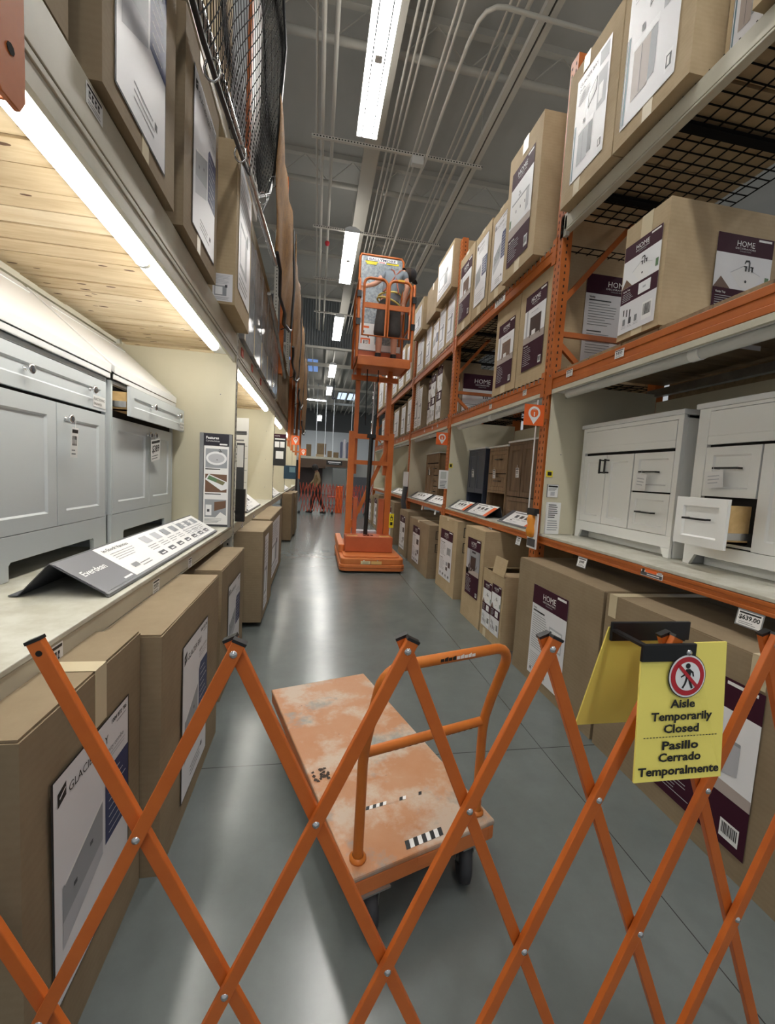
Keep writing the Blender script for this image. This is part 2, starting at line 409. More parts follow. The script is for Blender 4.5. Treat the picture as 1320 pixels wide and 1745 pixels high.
def art(p, style, seed=0):
    r = random.Random(seed)
    if style == 'home_info':
        p.rect(0, 0, 1, 1, WHITE, 0); home_head(p, .8, 1)
        p.text('Vanity', .06, .755, .02, INK, maxw=.4, bold=.02); p.rect(.06, .725, .42, .738, INK, 2)
        p.lines(.06, .52, .46, .71, 9, GREYINK, 2, .25, seed); p.rect(.06, .4, .3, .412, INK, 2); p.lines(.06, .48, .16, .39, 8, GREYINK, 2, .22, seed+1)
        cabinet_pic(p, .6, .5, .9, .66, r.choice((PICDB, PICG, PICDB)), PICW)
        p.rect(.58, .29, .73, .36, PICG, 2); p.rect(.77, .27, .92, .38, PICDB, 2); p.rect(.58, .19, .72, .26, PICDB, 2)
        icons(p, .06, .96, .03, .1)
    elif style == 'home_sink':
        p.rect(0, 0, 1, 1, WHITE, 0); home_head(p, .79, 1)
        p.text('Vanity', .05, .745, .018, INK, maxw=.3, bold=.02); p.rect(.05, .712, .4, .728, INK, 2)
        p.lines(.05, .5, .3, .69, 16, GREYINK, 2, .25, seed); p.lines(.05, .45, .08, .26, 8, GREYINK, 2, .2, seed+1)
        p.rect(.56, .42, .92, .64, PALEINK, 2); p.rect(.58, .44, .9, .62, PICW, 3)
        p.rect(.6, .56, .64, .6, PICD, 4); p.rect(.78, .5, .84, .52, PICG, 4); p.rect(.82, .3, .9, .36, PICB, 2); p.rect(.84, .23, .9, .28, PICD, 2)
        icons(p, .05, .6, .03, .08, m=GREYINK)
    elif style == 'home_photo':
        p.rect(0, 0, 1, 1, MAROON, 0); home_head(p, .8, 1)
        p.rect(0, .36, 1, .8, PICW, 1); p.rect(0, .36, 1, .45, PICF, 2); p.rect(.1, .44, .18, .8, PALEINK, 2)
        body = r.choice((PICB, PICB, PICDB)) if seed % 2 else PICB
        cabinet_pic(p, .3, .42, .82, .68, body, PICW, 3)
        p.rect(.32, .72, .66, .78, PICW, 4); p.rect(.32, .74, .66, .745, PICG, 5); p.rect(.42, .44, .6, .5, PAPER, 6)
        p.text('Bath Vanity', .06, .315, .018, PAPER, maxw=.34, bold=.02); p.lines(.06, .46, .06, .3, 9, PALEINK, 2, .22, seed); p.barcode(.82, .03, .95, .12, seed=seed)
    elif style == 'home_dark':
        p.rect(0, 0, 1, 1, MAROON, 0); home_head(p, .8, 1)
        p.rect(0, .37, 1, .8, PICG, 1); p.rect(0, .37, 1, .46, PICF, 2); p.rect(0, .37, .2, .8, PALEINK, 2)
        cabinet_pic(p, .32, .46, .72, .68, PICDB, PICD, 3); p.rect(.4, .75, .68, .78, INK, 3)
        for i in range(9):
            x = r.uniform(.12, .75); y = r.uniform(.36, .5); p.poly([(x, y), (x+r.uniform(.05, .18), y+.02), (x+.1, y+r.uniform(.06, .12))], PICDB, 4)
        p.text('Bath Vanity', .06, .32, .02, PAPER, maxw=.34, bold=.02); p.lines(.06, .5, .05, .3, 10, PALEINK, 2, .22, seed); p.barcode(.83, .03, .95, .1, seed=seed)
    elif style == 'faucet':
        p.rect(0, 0, 1, 1, WHITE, 0); home_head(p, .83, 1)
        p.rect(0, .52, 1, .83, PICW, 1); p.poly([(0, .52), (.12, .62), (.3, .52)], PICB, 2)
        p.poly([(.28, .66), (.5, .73), (.82, .66), (.72, .55), (.48, .54)], PAPER, 2); p.poly([(.28, .66), (.5, .73), (.82, .66), (.81, .665), (.5, .737), (.28, .666)], PALEINK, 3)
        faucet_pic(p, .6, .69, .36, 4); p.disc(.56, .6, .02, INK, 3); p.rect(.9, .58, .97, .66, PICGRN, 3)
        p.rect(0, .34, 1, .52, MAROON, 1); p.text('Vanity Top', .05, .475, .018, PAPER, maxw=.3, bold=.02); p.lines(.05, .4, .36, .46, 5, PALEINK, 2, .25, seed)
        p.rect(.5, .37, .82, .49, PICW, 2); p.rect(.62, .42, .7, .44, PALEINK, 3)
        p.rect(0, 0, 1, .34, WHITE, 1)
        for i in range(3): p.rect(.12+i*.09, .2-.02*i, .15+i*.09, .27-.01*i, INK, 2)
        icons(p, .1, .6, .05, .16, 2, 3); p.barcode(.66, .06, .92, .25, 2, seed)
    elif style == 'glacier':
        p.rect(-.02, -.008, 1.02, 1.008, INK, 0); p.rect(0, 0, 1, 1, WHITE, 1)
        p.poly([(.04, .875), (.13, .895), (.13, .955), (.04, .935)], INK, 2); p.poly([(.06, .905), (.12, .93), (.12, .935), (.055, .912)], WHITE, 3)
        p.text('GLACIER BAY', .16, .885, .04, INK, 2, 'l', maxw=.56)
        p.text('1004 872 786', .97, .955, .022, INK, 2, 'r', maxw=.36, bold=.02); p.lines(.8, .97, .93, .945, 1, GREYINK, 2)
        p.text('vanity combo', .62, .825, .026, GREYINK, 2, 'l', maxw=.34); p.lines(.62, .96, .78, .815, 2, PALEINK, 2, .3)
        p.poly([(.08, .34), (.58, .42), (.58, .62), (.08, .5)], PICG, 2); p.poly([(.08, .22), (.58, .34), (.58, .42), (.08, .34)], PALEINK, 2); p.rect(.2, .43, .24, .45, PICD, 3); p.rect(.4, .49, .44, .51, PICD, 3)
        p.poly([(.1, .5), (.58, .62), (.58, .635), (.1, .515)], PAPER, 3)
        p.poly([(.62, .36), (1, .36), (1, .74), (.68, .74), (.62, .7)], NAVY, 2)
        for i in range(8): p.rect(.67, .69-i*.042, .9+.05*((i*7) % 3-1), .694-i*.042, PAPER, 3)
        p.lines(.3, .8, .05, .13, 3, GREYINK, 2, .3, seed); p.rect(.74, .1, .8, .13, INK, 2)
    elif style == 'pale_photo':
        p.rect(0, 0, 1, 1, WHITE, 0); p.text('GLACIER BAY', .1, .9, .035, INK, 2, 'l', maxw=.55); p.text('24 in.', .1, .85, .03, INK, 2); p.lines(.1, .5, .72, .83, 5, PALEINK, 2, .3, seed)
        p.rect(.7, .84, .95, .97, PICG, 2)
        p.poly([(.42, .58), (.66, .66), (.66, .79), (.42, .71)], PICD, 2); p.poly([(.44, .595), (.645, .665), (.645, .775), (.44, .705)], PICW, 3)
        p.rect(.7, .45, .95, .78, PALEINK, 2); p.rect(.74, .5, .86, .66, PICW, 3)
        body = PICG if seed % 2 else PICF
        p.rect(.18, .12, .5, .42, body, 2); p.rect(.5, .14, .62, .46, PICD if seed % 2 else PICG, 2); p.rect(.15, .42, .64, .47, PICW, 3); p.rect(.335, .13, .345, .41, PICD, 3)
        p.rect(.3, .49, .36, .53, PICD, 4); p.rect(.0, .02, .08, .55, PICTEAL, 2); p.rect(.02, .02, .04, .55, PAPER, 3); p.rect(.82, .05, .95, .16, PICW, 2); p.rect(.84, .07, .93, .14, PICD, 3); p.rect(.86, .08, .9, .13, PAPER, 4)
    elif style == 'home_tall':
        p.rect(0, 0, 1, 1, MAROON, 0); home_head(p, .82, 1)
        p.rect(0, .3, 1, .82, PICW, 1); p.poly([(0, .3), (1, .3), (1, .37), (0, .4)], PICF, 2)
        p.poly([(.12, .4), (.75, .42), (.75, .63), (.12, .63)], PAPER, 3); p.poly([(.75, .42), (.88, .45), (.88, .64), (.75, .63)], PALEINK, 3); p.rect(.1, .63, .88, .65, PICG, 4)
        for x in (.3, .5, .7): p.rect(x, .52, x+.03, .55, INK, 4)
        faucet_pic(p, .46, .66, .24, 5); p.rect(.02, .42, .1, .5, PICGRN, 4)
        p.text('Bath Vanity', .06, .25, .02, PAPER, maxw=.34, bold=.02); p.lines(.06, .55, .05, .24, 8, PALEINK, 2, .22, seed); p.barcode(.8, .05, .95, .16, seed=seed)
    elif style == 'navy_info':
        p.rect(-.02, -.008, 1.02, 1.008, INK, 0); p.rect(0, 0, 1, 1, WHITE, 1)
        p.rect(.06, .9, .16, .96, INK, 2); p.text('GLACIER BAY', .2, .91, .03, INK, 2, 'l', maxw=.5); p.lines(.2, .7, .82, .88, 3, GREYINK, 2, .3, seed)
        p.poly([(.05, .3), (.5, .36), (.5, .62), (.05, .54)], PICG, 2); p.rect(.58, .4, .98, .68, NAVY, 2)
        for i in range(6): p.rect(.64, .645-i*.04, .88, .652-i*.04, PAPER, 3)
        p.lines(.1, .9, .05, .2, 4, PALEINK, 2, .3, seed)
    elif style == 'spec_white':
        p.rect(0, 0, 1, 1, WHITE, 0); p.lines(.08, .9, .62, .95, 7, PALEINK, 1, .35, seed); p.rect(.1, .2, .7, .56, PICG, 1); p.rect(.14, .24, .5, .52, PICW, 2); p.rect(.62, .5, .74, .6, PICD, 3); p.lines(.08, .9, .04, .16, 3, GREYINK, 1, .3, seed)
    elif style == 'stripe':
        p.rect(0, 0, 1, 1, NAVY, 0); p.rect(0, .04, .5, .3, PAPER, 1); p.rect(0, .5, .5, .96, PAPER, 1)
    elif style == 'face':
        p.rect(0, 0, 1, 1, WHITE, 0); home_head(p, .62, 1, False); p.rect(0, .3, 1, .62, PICW, 1); faucet_pic(p, .6, .4, .3, 3); p.lines(.05, .8, .04, .26, 5, GREYINK, 2, .3, seed)
    elif style == 'handling':
        for i, (cx, cy) in enumerate(((.5, .74), (.5, .26))):
            w_ = .3; hh = w_*p.w/p.h
            for q in ((cx-w_, cy-hh, cx+w_, cy-hh+.02), (cx-w_, cy+hh-.02, cx+w_, cy+hh), (cx-w_, cy-hh, cx-w_+.05, cy+hh), (cx+w_-.05, cy-hh, cx+w_, cy+hh)): p.rect(*q, INK, 1)
            if i == 0: p.poly([(cx-.15, cy+hh*.5), (cx+.15, cy+hh*.5), (cx, cy)], INK, 1); p.rect(cx-.02, cy-hh*.5, cx+.02, cy, INK, 1); p.rect(cx-.1, cy-hh*.6, cx+.1, cy-hh*.45, INK, 1)
            else:
                p.rect(cx-.15, cy-hh*.6, cx+.15, cy-hh*.45, INK, 1)
                for dx in (-.1, .06): p.rect(cx+dx, cy-hh*.4, cx+dx+.04, cy+hh*.3, INK, 1); p.poly([(cx+dx-.04, cy+hh*.2), (cx+dx+.08, cy+hh*.2), (cx+dx+.02, cy+hh*.6)], INK, 1)

def price_art(p, price='', seed=0, head=True):
    p.rect(0, 0, 1, 1, PAPER, 0)
    if head: p.rect(.06, .82, .94, .94, INK, 1)
    if price: p.text(price, .5, .42, .32, INK, 1, 'c', maxw=.86, bold=.03)
    else:
        r = random.Random(seed)
        for i in range(4): p.rect(.14+i*.18, .4, .14+i*.18+.12, .72, INK, 1); p.rect(.17+i*.18, .46, .17+i*.18+.05, .6, PAPER, 2)
    p.lines(.1, .9, .06, .3, 2, GREYINK, 1, .35, seed)

# ------------------------------------------------------------------ cartons
RZ = {'R': -math.pi/2, 'L': math.pi/2}
def carton(label, side, xf, ya, yb, z0, z1, D, labels=(), mat=None, group=None, tapes=((.5, .05, .14, .12),), seed=0, flaps=False, cat='box', jit=.004, ends=True):
    """side R/L of the aisle, face xf towards the aisle, ya..yb along it.
    labels: (face 'f'/'n', style, a0, a1, z0, z1) in place coordinates; tapes: (pos along front 0-1, width m, drop m, height-from-bottom m)"""
    mat = mat or CARD
    W, H = yb-ya, z1-z0
    root = thing('carton', label, cat, (xf, yb if side == 'R' else ya, z0), RZ[side], group)
    r = random.Random(seed*7+int(ya*100))
    nx, ny, nz = 4, 3, 4
    bm = bmesh.new(); grid = {}
    def P(i, j, k):
        key = (i, j, k)
        if key not in grid:
            x, y, z = W*i/nx, D*j/ny, H*k/nz
            q = Vector((x*3+seed*5.1, y*3, z*3)); d = noise.noise(q)*jit
            # bulge only inwards so that printed labels stay on the face
            if j == 0: y += max(0, d)*1.2
            if j == ny: y -= max(0, d)
            if i == 0: x += max(0, d)
            if i == nx: x -= max(0, d)
            if k == nz: z -= abs(d)*1.3
            grid[key] = bm.verts.new((x, y, z))
        return grid[key]
    top_open = flaps
    for j0, J in ((0, 0), (1, ny)):
        for i in range(nx):
            for k in range(nz):
                f = [P(i, J, k), P(i+1, J, k), P(i+1, J, k+1), P(i, J, k+1)]; bm.faces.new(f if j0 == 0 else f[::-1])
    for i0, I in ((0, 0), (1, nx)):
        for j in range(ny):
            for k in range(nz):
                f = [P(I, j, k), P(I, j, k+1), P(I, j+1, k+1), P(I, j+1, k)]; bm.faces.new(f if i0 == 0 else f[::-1])
    for i in range(nx):
        for j in range(ny):
            bm.faces.new([P(i, j, 0), P(i, j+1, 0), P(i+1, j+1, 0), P(i+1, j, 0)])
            kk = nz if not top_open else nz-1
            if not top_open: bm.faces.new([P(i, j, nz), P(i+1, j, nz), P(i+1, j+1, nz), P(i, j+1, nz)])
    me = bpy.data.meshes.new('carton_body'); bm.to_mesh(me); bm.free(); me.materials.append(mat)
    body = bpy.data.objects.new('carton_body', me); COL.objects.link(body); body.parent = root
    if top_open:
        so = body.modifiers.new('wall', 'SOLIDIFY'); so.thickness = .006; so.offset = -1
        for sgn, nm in ((0, 0), (1, 1), (2, 2), (3, 3)):
            mb = MB(); fl = .16
            if sgn == 0: a, b, o = (W*.45, 0, H), (W*.98, 0, H), Vector((.1, .12, .95))
            if sgn == 1: a, b, o = (0, D*.02, H), (0, D*.98, H), Vector((.75, 0, .12))
            if sgn == 2: a, b, o = (W, D*.02, H), (W, D*.98, H), Vector((-.8, 0, .03))
            if sgn == 3: a, b, o = (W*.02, D, H), (W*.98, D, H), Vector((0, -.7, .25))
            a, b = Vector(a), Vector(b); o = o.normalized()*fl; t = (b-a).cross(o).normalized()*.005
            mb.prism([a, b, b+o, a+o], t, CARDL); mb.build('flap', root, world=False)
    else:
        mb = MB(); g = .0035
        mb.box((.004, .004, H-.002), (W-.004, D/2-.003, H+g), mat); mb.box((.004, D/2+.003, H-.002), (W-.004, D-.004, H+g), mat)
        mb.build('top_flaps', root, world=False)
    for (pos, tw, drop, low) in tapes:
        x = pos*W; e = .0016
        if not flaps and drop:
            mb = MB(); mb.box((x-tw/2, -e, H-drop), (x+tw/2, 0, H+.0061), TAPE); mb.box((x-tw/2, -e, H+.0045), (x+tw/2, D*.9, H+.006), TAPE); mb.build('tape_strip', root, world=False)
        if low: mb = MB(); mb.box((x-tw/2, -e, 0), (x+tw/2, 0, low), TAPE); mb.build('tape_strip', root, world=False)
    for k, L in enumerate(labels):
        face, style, a0, a1, l0, l1 = L[:6]
        mb = MB(); w_, h_ = abs(a1-a0), l1-l0; e = .0035
        lo, hi = min(a0, a1), max(a0, a1)
        if face == 'f':
            u0 = (yb-hi) if side == 'R' else lo-ya
            p = Pan(mb, (u0, -e, l0-z0), (1, 0, 0), (0, 0, 1), w_, h_)
        else:
            if side == 'R': p = Pan(mb, (W+e, lo-xf, l0-z0), (0, 1, 0), (0, 0, 1), w_, h_)
            else: p = Pan(mb, (-e, xf-lo, l0-z0), (0, -1, 0), (0, 0, 1), w_, h_)
        art(p, style, seed+k*3)
        mb.build('printed_label', root, world=False)
    return root

# ------------------------------------------------------------------ vanities
def shaker(mb, x0, x1, z0, z1, yf, t, st, m, rec=.009, ch=.008):
    """slab with recessed centre panel; front at yf, thickness t towards +y"""
    mb.box((x0, yf+rec+.002, z0), (x1, yf+t, z1), m)
    o = [(x0, yf, z0), (x1, yf, z0), (x1, yf, z1), (x0, yf, z1)]
    a = [(x0+st, yf, z0+st), (x1-st, yf, z0+st), (x1-st, yf, z1-st), (x0+st, yf, z1-st)]
    b = [(x0+st+ch, yf+rec, z0+st+ch), (x1-st-ch, yf+rec, z0+st+ch), (x1-st-ch, yf+rec, z1-st-ch), (x0+st+ch, yf+rec, z1-st-ch)]
    bk = [(p[0], yf+rec+.002, p[2]) for p in o]
    vs = o+a+b+bk; fs = []
    for i in range(4):
        j = (i+1) % 4
        fs += [(i, j, 4+j, 4+i), (4+i, 4+j, 8+j, 8+i), (j, i, 12+i, 12+j)]
    fs.append((8, 9, 10, 11)); mb.add(vs, fs, m)
def knob(parent, x, z, yf, m=CHROME):
    mb = MB(); mb.lathe([(.0, 0), (.011, 0), (.011, .004), (.006, .008), (.006, .018), (.011, .021)], (x, yf, z), (0, -1, 0), m, 14)
    mb.lathe([(.011, .021), (.019, .023), (.021, .029), (.017, .033), (.013, .0335)], (x, yf, z), (0, -1, 0), m, 16); mb.lathe([(.013, .0335), (.0, .035)], (x, yf, z), (0, -1, 0), PICD, 16)  # dark centre disc paints the dark reflection in the chrome
    return mb.build('knob', parent, world=False)
def pull(parent, x, z, yf, ln, vert=False, m=BLACK):
    mb = MB(); h = ln/2; out = .03
    for s_ in (-1, 1):
        c = (x, z+s_*h) if vert else (x+s_*h, z)
        mb.box((c[0]-.005, yf-out, c[1]-.005), (c[0]+.005, yf, c[1]+.005), m)
    if vert: mb.box((x-.005, yf-out-.008, z-h-.008), (x+.005, yf-out+.002, z+h+.008), m)
    else: mb.box((x-h-.008, yf-out-.008, z-.005), (x+h+.008, yf-out+.002, z+.005), m)
    return mb.build('handle', parent, world=False)
def vanity(label, side, xf, ya, yb, z0, H, D, fronts, mat, legs='arch', rail=.1, legw=.1, top=VTOP, topt=.03, over=.012, st=.05, cat='vanity', group=None, tags=(), openbay=None, name='bathroom_vanity', toptilt=None):
    W = yb-ya
    root = thing(name, label, cat, (xf, yb if side == 'R' else ya, z0), RZ[side], group)
    c = MB(); t = .018
    fz_ = min(F[3] for F in fronts); skirt = (openbay[0]-.022) if openbay else fz_-.003; skirt = max(skirt, rail*.7); Zb = skirt+.001
    c.box((0, .0302, 0), (t, D, H-.0005), mat); c.box((W-t, .0302, 0), (W, D, H-.0005), mat); c.box((0, D-t, Zb), (W, D, H), mat)
    c.box((0, .02, Zb+.005), (W, D, Zb+.02), mat); c.box((0, .02, H-.02), (W, D, H), mat)
    fx0 = min(F[1] for F in fronts); fx1 = max(F[2] for F in fronts); fz0 = min(F[3] for F in fronts); fz1 = max(F[4] for F in fronts)
    c.box((0, .0, Zb), (fx0-.003, .03, H), mat); c.box((fx1+.003, .0, Zb), (W, .03, H), mat)
    c.box((fx0-.003, .0, fz1+.003), (fx1+.003, .03, H), mat)
    if openbay:
        a0, a1 = openbay; c.box((0, .02, a1), (W, D, a1+.018), mat); c.box((fx0-.003, .0, Zb), (fx1+.003, .03, a0), mat); c.box((fx0-.003, .0, a1), (fx1+.003, .03, fz0-.003), mat)
    c.box((fx0-.003, .024, fz0-.003), (fx1+.003, .028, fz1+.003), DARK)  # dark sheet painting the shade seen in the gaps between fronts
    c.build('carcass', root, world=False, bevel=.0015)
    b = MB()
    if legs == 'arch':
        b.prism([(0, 0, 0), (legw, 0, 0), (legw, 0, rail*.55), (legw+.012, 0, rail*.66), (W-legw-.012, 0, rail*.66), (W-legw, 0, rail*.55), (W-legw, 0, 0), (W, 0, 0), (W, 0, skirt), (0, 0, skirt)], (0, .022, 0), mat)
    else:
        k = legw
        for s_ in (0, 1):
            X = lambda v: v if s_ == 0 else W-v
            b.prism([(X(0), 0, 0), (X(k*.55), 0, 0), (X(k), 0, rail-.0205), (X(0), 0, rail-.0205)], (0, .02, 0), mat)
        b.prism([(0, 0, rail-.02), (W-0, 0, rail-.02), (W, 0, skirt), (0, 0, skirt)], (0, .02, 0), mat)
        b.box((.05, .09, 0), (W-.05, .1, rail), mat)
    b.build('base_frame', root, world=False, bevel=.0015)
    for F in fronts:
        kind, x0, x1, q0, q1, out, hs = F
        mb = MB()
        if kind == 'panel':
            mb.box((x0, -.002-out, q0), (x1, .02, q1), mat)
            mb.box((x0, -.006-out, q0+.045), (x1, -.002-out, q0+.05), mat)
        else: shaker(mb, x0, x1, q0, q1, -out, .018, st if kind == 'door' else st*.8, mat)
        d = mb.build({'door': 'door', 'drawer': 'drawer', 'panel': 'apron_panel'}[kind], root, world=False, bevel=.001)
        if kind == 'drawer' and out > .03:
            q = MB()
            for xx in (x0+.03, x1-.042): q.box((xx, -out+.018, q0+.03), (xx+.012, .3, q1-.03), TANW)
            q.box((x0+.03, -out+.02, q0+.03), (x1-.03, .3, q0+.04), TANW)
            q.build('drawer_box', d, world=False)
            q = MB(); 
            for xx in (x0+.018, x1-.029): q.box((xx, -out+.03, q0+.05), (xx+.011, .3, q0+.085), STEEL)
            q.build('drawer_slide', d, world=False)
        for h in hs:
            if h[0] == 'k': knob(d, h[1], h[2], -out)
            elif h[0] == 'h': pull(d, h[1], h[2], -out, h[3])
            else: pull(d, h[1], h[2], -out, h[3], True)
    if top:
        mb = MB()
        if toptilt:
            zf, zb, xb = toptilt      # tilted slab standing on the cabinet, front and back heights
            mb.prism([(-.01, -.025, zf), (-.01, xb, zb), (-.01, xb-.02, zb+.045), (-.01, -.025, zf+.045)], (W+.02, 0, 0), top)
            mb.prism([(-.01, -.02, zf-.03), (-.01, -.012, zf-.03), (-.01, -.012, zf), (-.01, -.02, zf)], (W+.02, 0, 0), top)
        else: mb.box((-over, -.015, H), (W+over, D, H+topt), top)
        mb.build('countertop', root, world=False, bevel=.004)
        if toptilt:
            mb = MB(); mb.box((.06, .12, H), (.12, .16, H+(zb-zf)*.25), mat); mb.box((W-.12, .12, H), (W-.06, .16, H+(zb-zf)*.25), mat)
            mb.box((.06, xb-.1, H), (W-.06, xb-.06, zb-.02), mat); mb.build('tilt_support', root, world=False)
    for (x, z, w_, h_, txt, tilt) in tags:
        mb = MB(); V = Vector((math.sin(tilt), -.05, math.cos(tilt))).normalized(); U = Vector((math.cos(tilt), 0, -math.sin(tilt)))
        O = Vector((x, -.034, z)); p = Pan(mb, O, U, V, w_, h_)
        bk = [p.p(0, 0, -.8), p.p(1, 0, -.8), p.p(1, 1, -.8), p.p(0, 1, -.8)]; mb.prism(bk, p.N*.0005, PAPER)
        price_art(p, txt, int(x*100)) if txt != '-' else (p.rect(0, 0, 1, 1, PAPER, 0), p.lines(.15, .85, .2, .8, 3, PALEINK, 1, .3)); mb.tube([p.p(.5, .95, 1), p.p(.5, 1.3, 1)], .0012, PAPER, 5)
        mb.build('price_tag', root, world=False)
    return root

# ------------------------------------------------------------------ room shell
XL, XR = -.70, 1.82
fl = MB(); fl.quad((-14, -5, 0), (16, -5, 0), (16, 40, 0), (-14, 40, 0), floor_material())
tag(fl.build('floor'), kind='structure')
c = MB(); c.box((-14, -5, 8.2), (16, 17.3, 8.3), ROOF); tag(c.build('ceiling'), kind='structure')
c = MB(); c.box((-14, 17.3, 7.0), (16, 40, 7.1), ROOF); tag(c.build('ceiling'), kind='structure')
c = MB()
for i in range(150):      # corrugated drop panel where the roof steps down
    x = -6+i*.1
    c.prism([(x, 17.2, 6.4), (x+.05, 17.2, 6.4), (x+.065, 17.24, 6.4), (x+.085, 17.24, 6.4), (x+.1, 17.2, 6.4), (x+.1, 17.28, 6.4), (x, 17.28, 6.4)], (0, 0, 1.8), CORR)
c.box((-6, 17.15, 6.34), (9, 17.3, 6.42), PIPE)
tag(c.build('trim_1'), kind='structure')
wb = MB(); wb.box((-14, 38, 0), (16, 38.2, 5.1), WHW); wb.box((-14, 38, 5.1), (16, 38.2, 7.0), GREYW); tag(wb.build('wall_back'), kind='structure')
for k, yy in enumerate([-2.46+i*3.01 for i in range(7)]):
    j = MB(); j.tube([(-6, yy, 7.62), (10, yy, 7.62)], .055, JOIST, 8); j.box((-6, yy-.05, 8.1), (10, yy+.05, 8.2), JOIST)
    for q in range(16):
        x = -6+q; j.beam((x, yy, 7.64), (x+.5, yy, 8.12), .012, .012, JOIST); j.beam((x+.5, yy, 8.12), (x+1, yy, 7.64), .012, .012, JOIST)
    tag(j.build('trim_2'), kind='structure')
j = MB(); j.box((.58, -3, 7.12), (.86, 17.2, 7.15), JOIST); j.box((.70, -3, 7.15), (.73, 17.2, 8.2), JOIST); tag(j.build('trim_3'), kind='structure')
for k, x in enumerate((-1.9, -.7, .25, 1.1, 1.9, 2.6, 3.4, 4.4)):
    j = MB(); j.box((x-.05, 17.4, 6.8), (x+.05, 37.9, 6.98), JOIST); j.box((x+.3, 17.4, 6.62), (x+.34, 37.9, 6.66), PIPE); tag(j.build('trim_4'), kind='structure')
for yy in (20.5, 26, 31.5):
    j = MB(); j.box((-6, yy-.06, 6.45), (10, yy+.06, 6.6), JOIST); tag(j.build('trim_5'), kind='structure')
j = MB(); j.box((-1.55, 21.5, 6.985), (-.15, 24.0, 6.998), M('skylight', (120, 160, 230), .4, emit=.55)); tag(j.build('window_1'), kind='structure')
j = MB(); j.box((1.3, 29.5, 6.985), (2.6, 32, 6.998), M('skylight_white', (206, 226, 250), .4, emit=1.2)); tag(j.build('window_2'), kind='structure')

# conduits and their trapeze struts
def conduit(label, pts, r, group='conduits under the roof'):
    mb = MB(); mb.tube(pts, r, PIPE, 8); return tag(mb.build('conduit', loc=pts[0]), label, 'pipe', group)
CONDL = 'thin grey conduit of the bundle running along the ceiling right of the lamps'
for x in (.95, 1.04, 1.12, 1.40, 1.47, 1.98, 2.07): conduit(CONDL, [(x, -2, 7.0), (x, 17.1, 7.0)], .016)
conduit('thicker grey pipe running along the ceiling just left of the twin channel', [(2.2, -2, 7.02), (2.2, 17.1, 7.02)], .032, None)
bend = [(4.5, 4.98, 6.85), (2.33, 4.96, 6.85), (1.9, 4.95, 6.85), (1.79, 4.97, 6.85), (1.70, 5.04, 6.85), (1.65, 5.16, 6.85), (1.62, 5.45, 6.85), (1.60, 6.5, 6.85), (1.60, 7.4, 6.85), (1.55, 8.27, 6.85), (1.52, 17.1, 6.85)]
conduit('bent grey conduit curving out above the right hand shelves', bend, .024, None)
for x in (-.13, .03): conduit('one of two grey conduits left of the ceiling lamps', [(x, -2, 7.0), (x, 17.1, 7.0)], .03, 'conduits left of the lamps')
conduit('thin dark pipe far left of the ceiling lamps', [(-.22, -2, 7.05), (-.22, 17.1, 7.05)], .018, None)
mb = MB()
for x in (2.35, 2.455): mb.box((x, -2, 6.92), (x+.08, 17.1, 7.0), PIPE)
mb.box((2.43, -2, 6.96), (2.455, 17.1, 6.99), DARK)
tag(mb.build('strut_channel', loc=(2.43, 7, 6.95)), 'twin grey strut channel running along the ceiling above the right boxes', 'strut')
for n_, yy in (('nearest', 7.38), ('second', 9.9), ('third', 12.4), ('farthest', 14.9)):
    mb = MB(); mb.box((-.3, yy-.022, 6.87), (2.6, yy+.022, 6.915), PIPE)
    for i in range(58): mb.box((-.27+i*.05, yy-.0235, 6.885), (-.245+i*.05, yy-.022, 6.902), DARK)
    for x in (-.25, 2.55): mb.cyl((x, yy, 6.91), (x, yy, 8.2), .006, PIPE, 6)
    tag(mb.build('cross_strut', loc=(1.1, yy, 6.95)), n_+' slotted cross strut carrying the ceiling conduits', 'strut')
mb = MB(); mb.box((1.36, 7.34, 6.74), (1.56, 7.44, 6.8699), M('junction_box', (206, 204, 198), .5)); tag(mb.build('junction_box', loc=(1.47, 7.33, 6.8), bevel=.005), 'pale junction box on the nearest ceiling cross strut', 'junction box')
mb = MB(); mb.lathe([(.0, 0), (.05, .01), (.06, .04), (.04, .09), (.0, .1)], (.03, 10.6, 6.97), (0, 0, -1), RED, 12); tag(mb.build('sprinkler', loc=(.03, 10.6, 6.9)), 'small red device hanging under the left ceiling conduits', 'sprinkler')

# ceiling lamps
UPL = M('added_uplight_glow', (255, 252, 246), .4, emit=ADDED_UPLIGHT)
def ceiling_lamp(x, y, z, label, group=None, rz=0, L=2.44):
    t = thing('ceiling_light', label, 'ceiling light', (x, y, z), rz, group)
    mb = MB(); h = L/2
    mb.prism([(-.15, -h, -.005), (.15, -h, -.005), (.15, -h, .03), (.06, -h, .075), (-.06, -h, .075), (-.15, -h, .03)], (0, L, 0), REFL)
    for s_ in (-1, 1): mb.cyl((0, s_*h*.8, .07), (0, s_*h*.8, .7), .005, PIPE, 6)
    mb.build('housing', t, world=False)
    mb = MB(); mb.box((-.138, -h+.02, -.022), (.138, h-.02, -.006), LAMP_ON); mb.build('lamp_tubes', t, world=False)
    mb = MB()
    for xx in (-.075, .075): mb.box((xx-.008, -h+.02, -.028), (xx+.008, h-.02, -.0222), PICD)
    mb.box((-.045, -.05, -.034), (.045, .05, -.0222), REFL); mb.box((-.15, -h, -.03), (.15, -h+.02, -.004), REFL); mb.box((-.15, h-.02, -.03), (.15, h, -.004), REFL)
    mb.build('frame', t, world=False)
    mb = MB(); mb.box((-.05, -h+.05, .0755), (.05, h-.05, .077), UPL); mb.build('added_uplight_strip', t, world=False)  # added glow strip that lifts the dark roof above the lamp
    return t
ords = ['nearest', 'second', 'third', 'fourth', 'fifth']
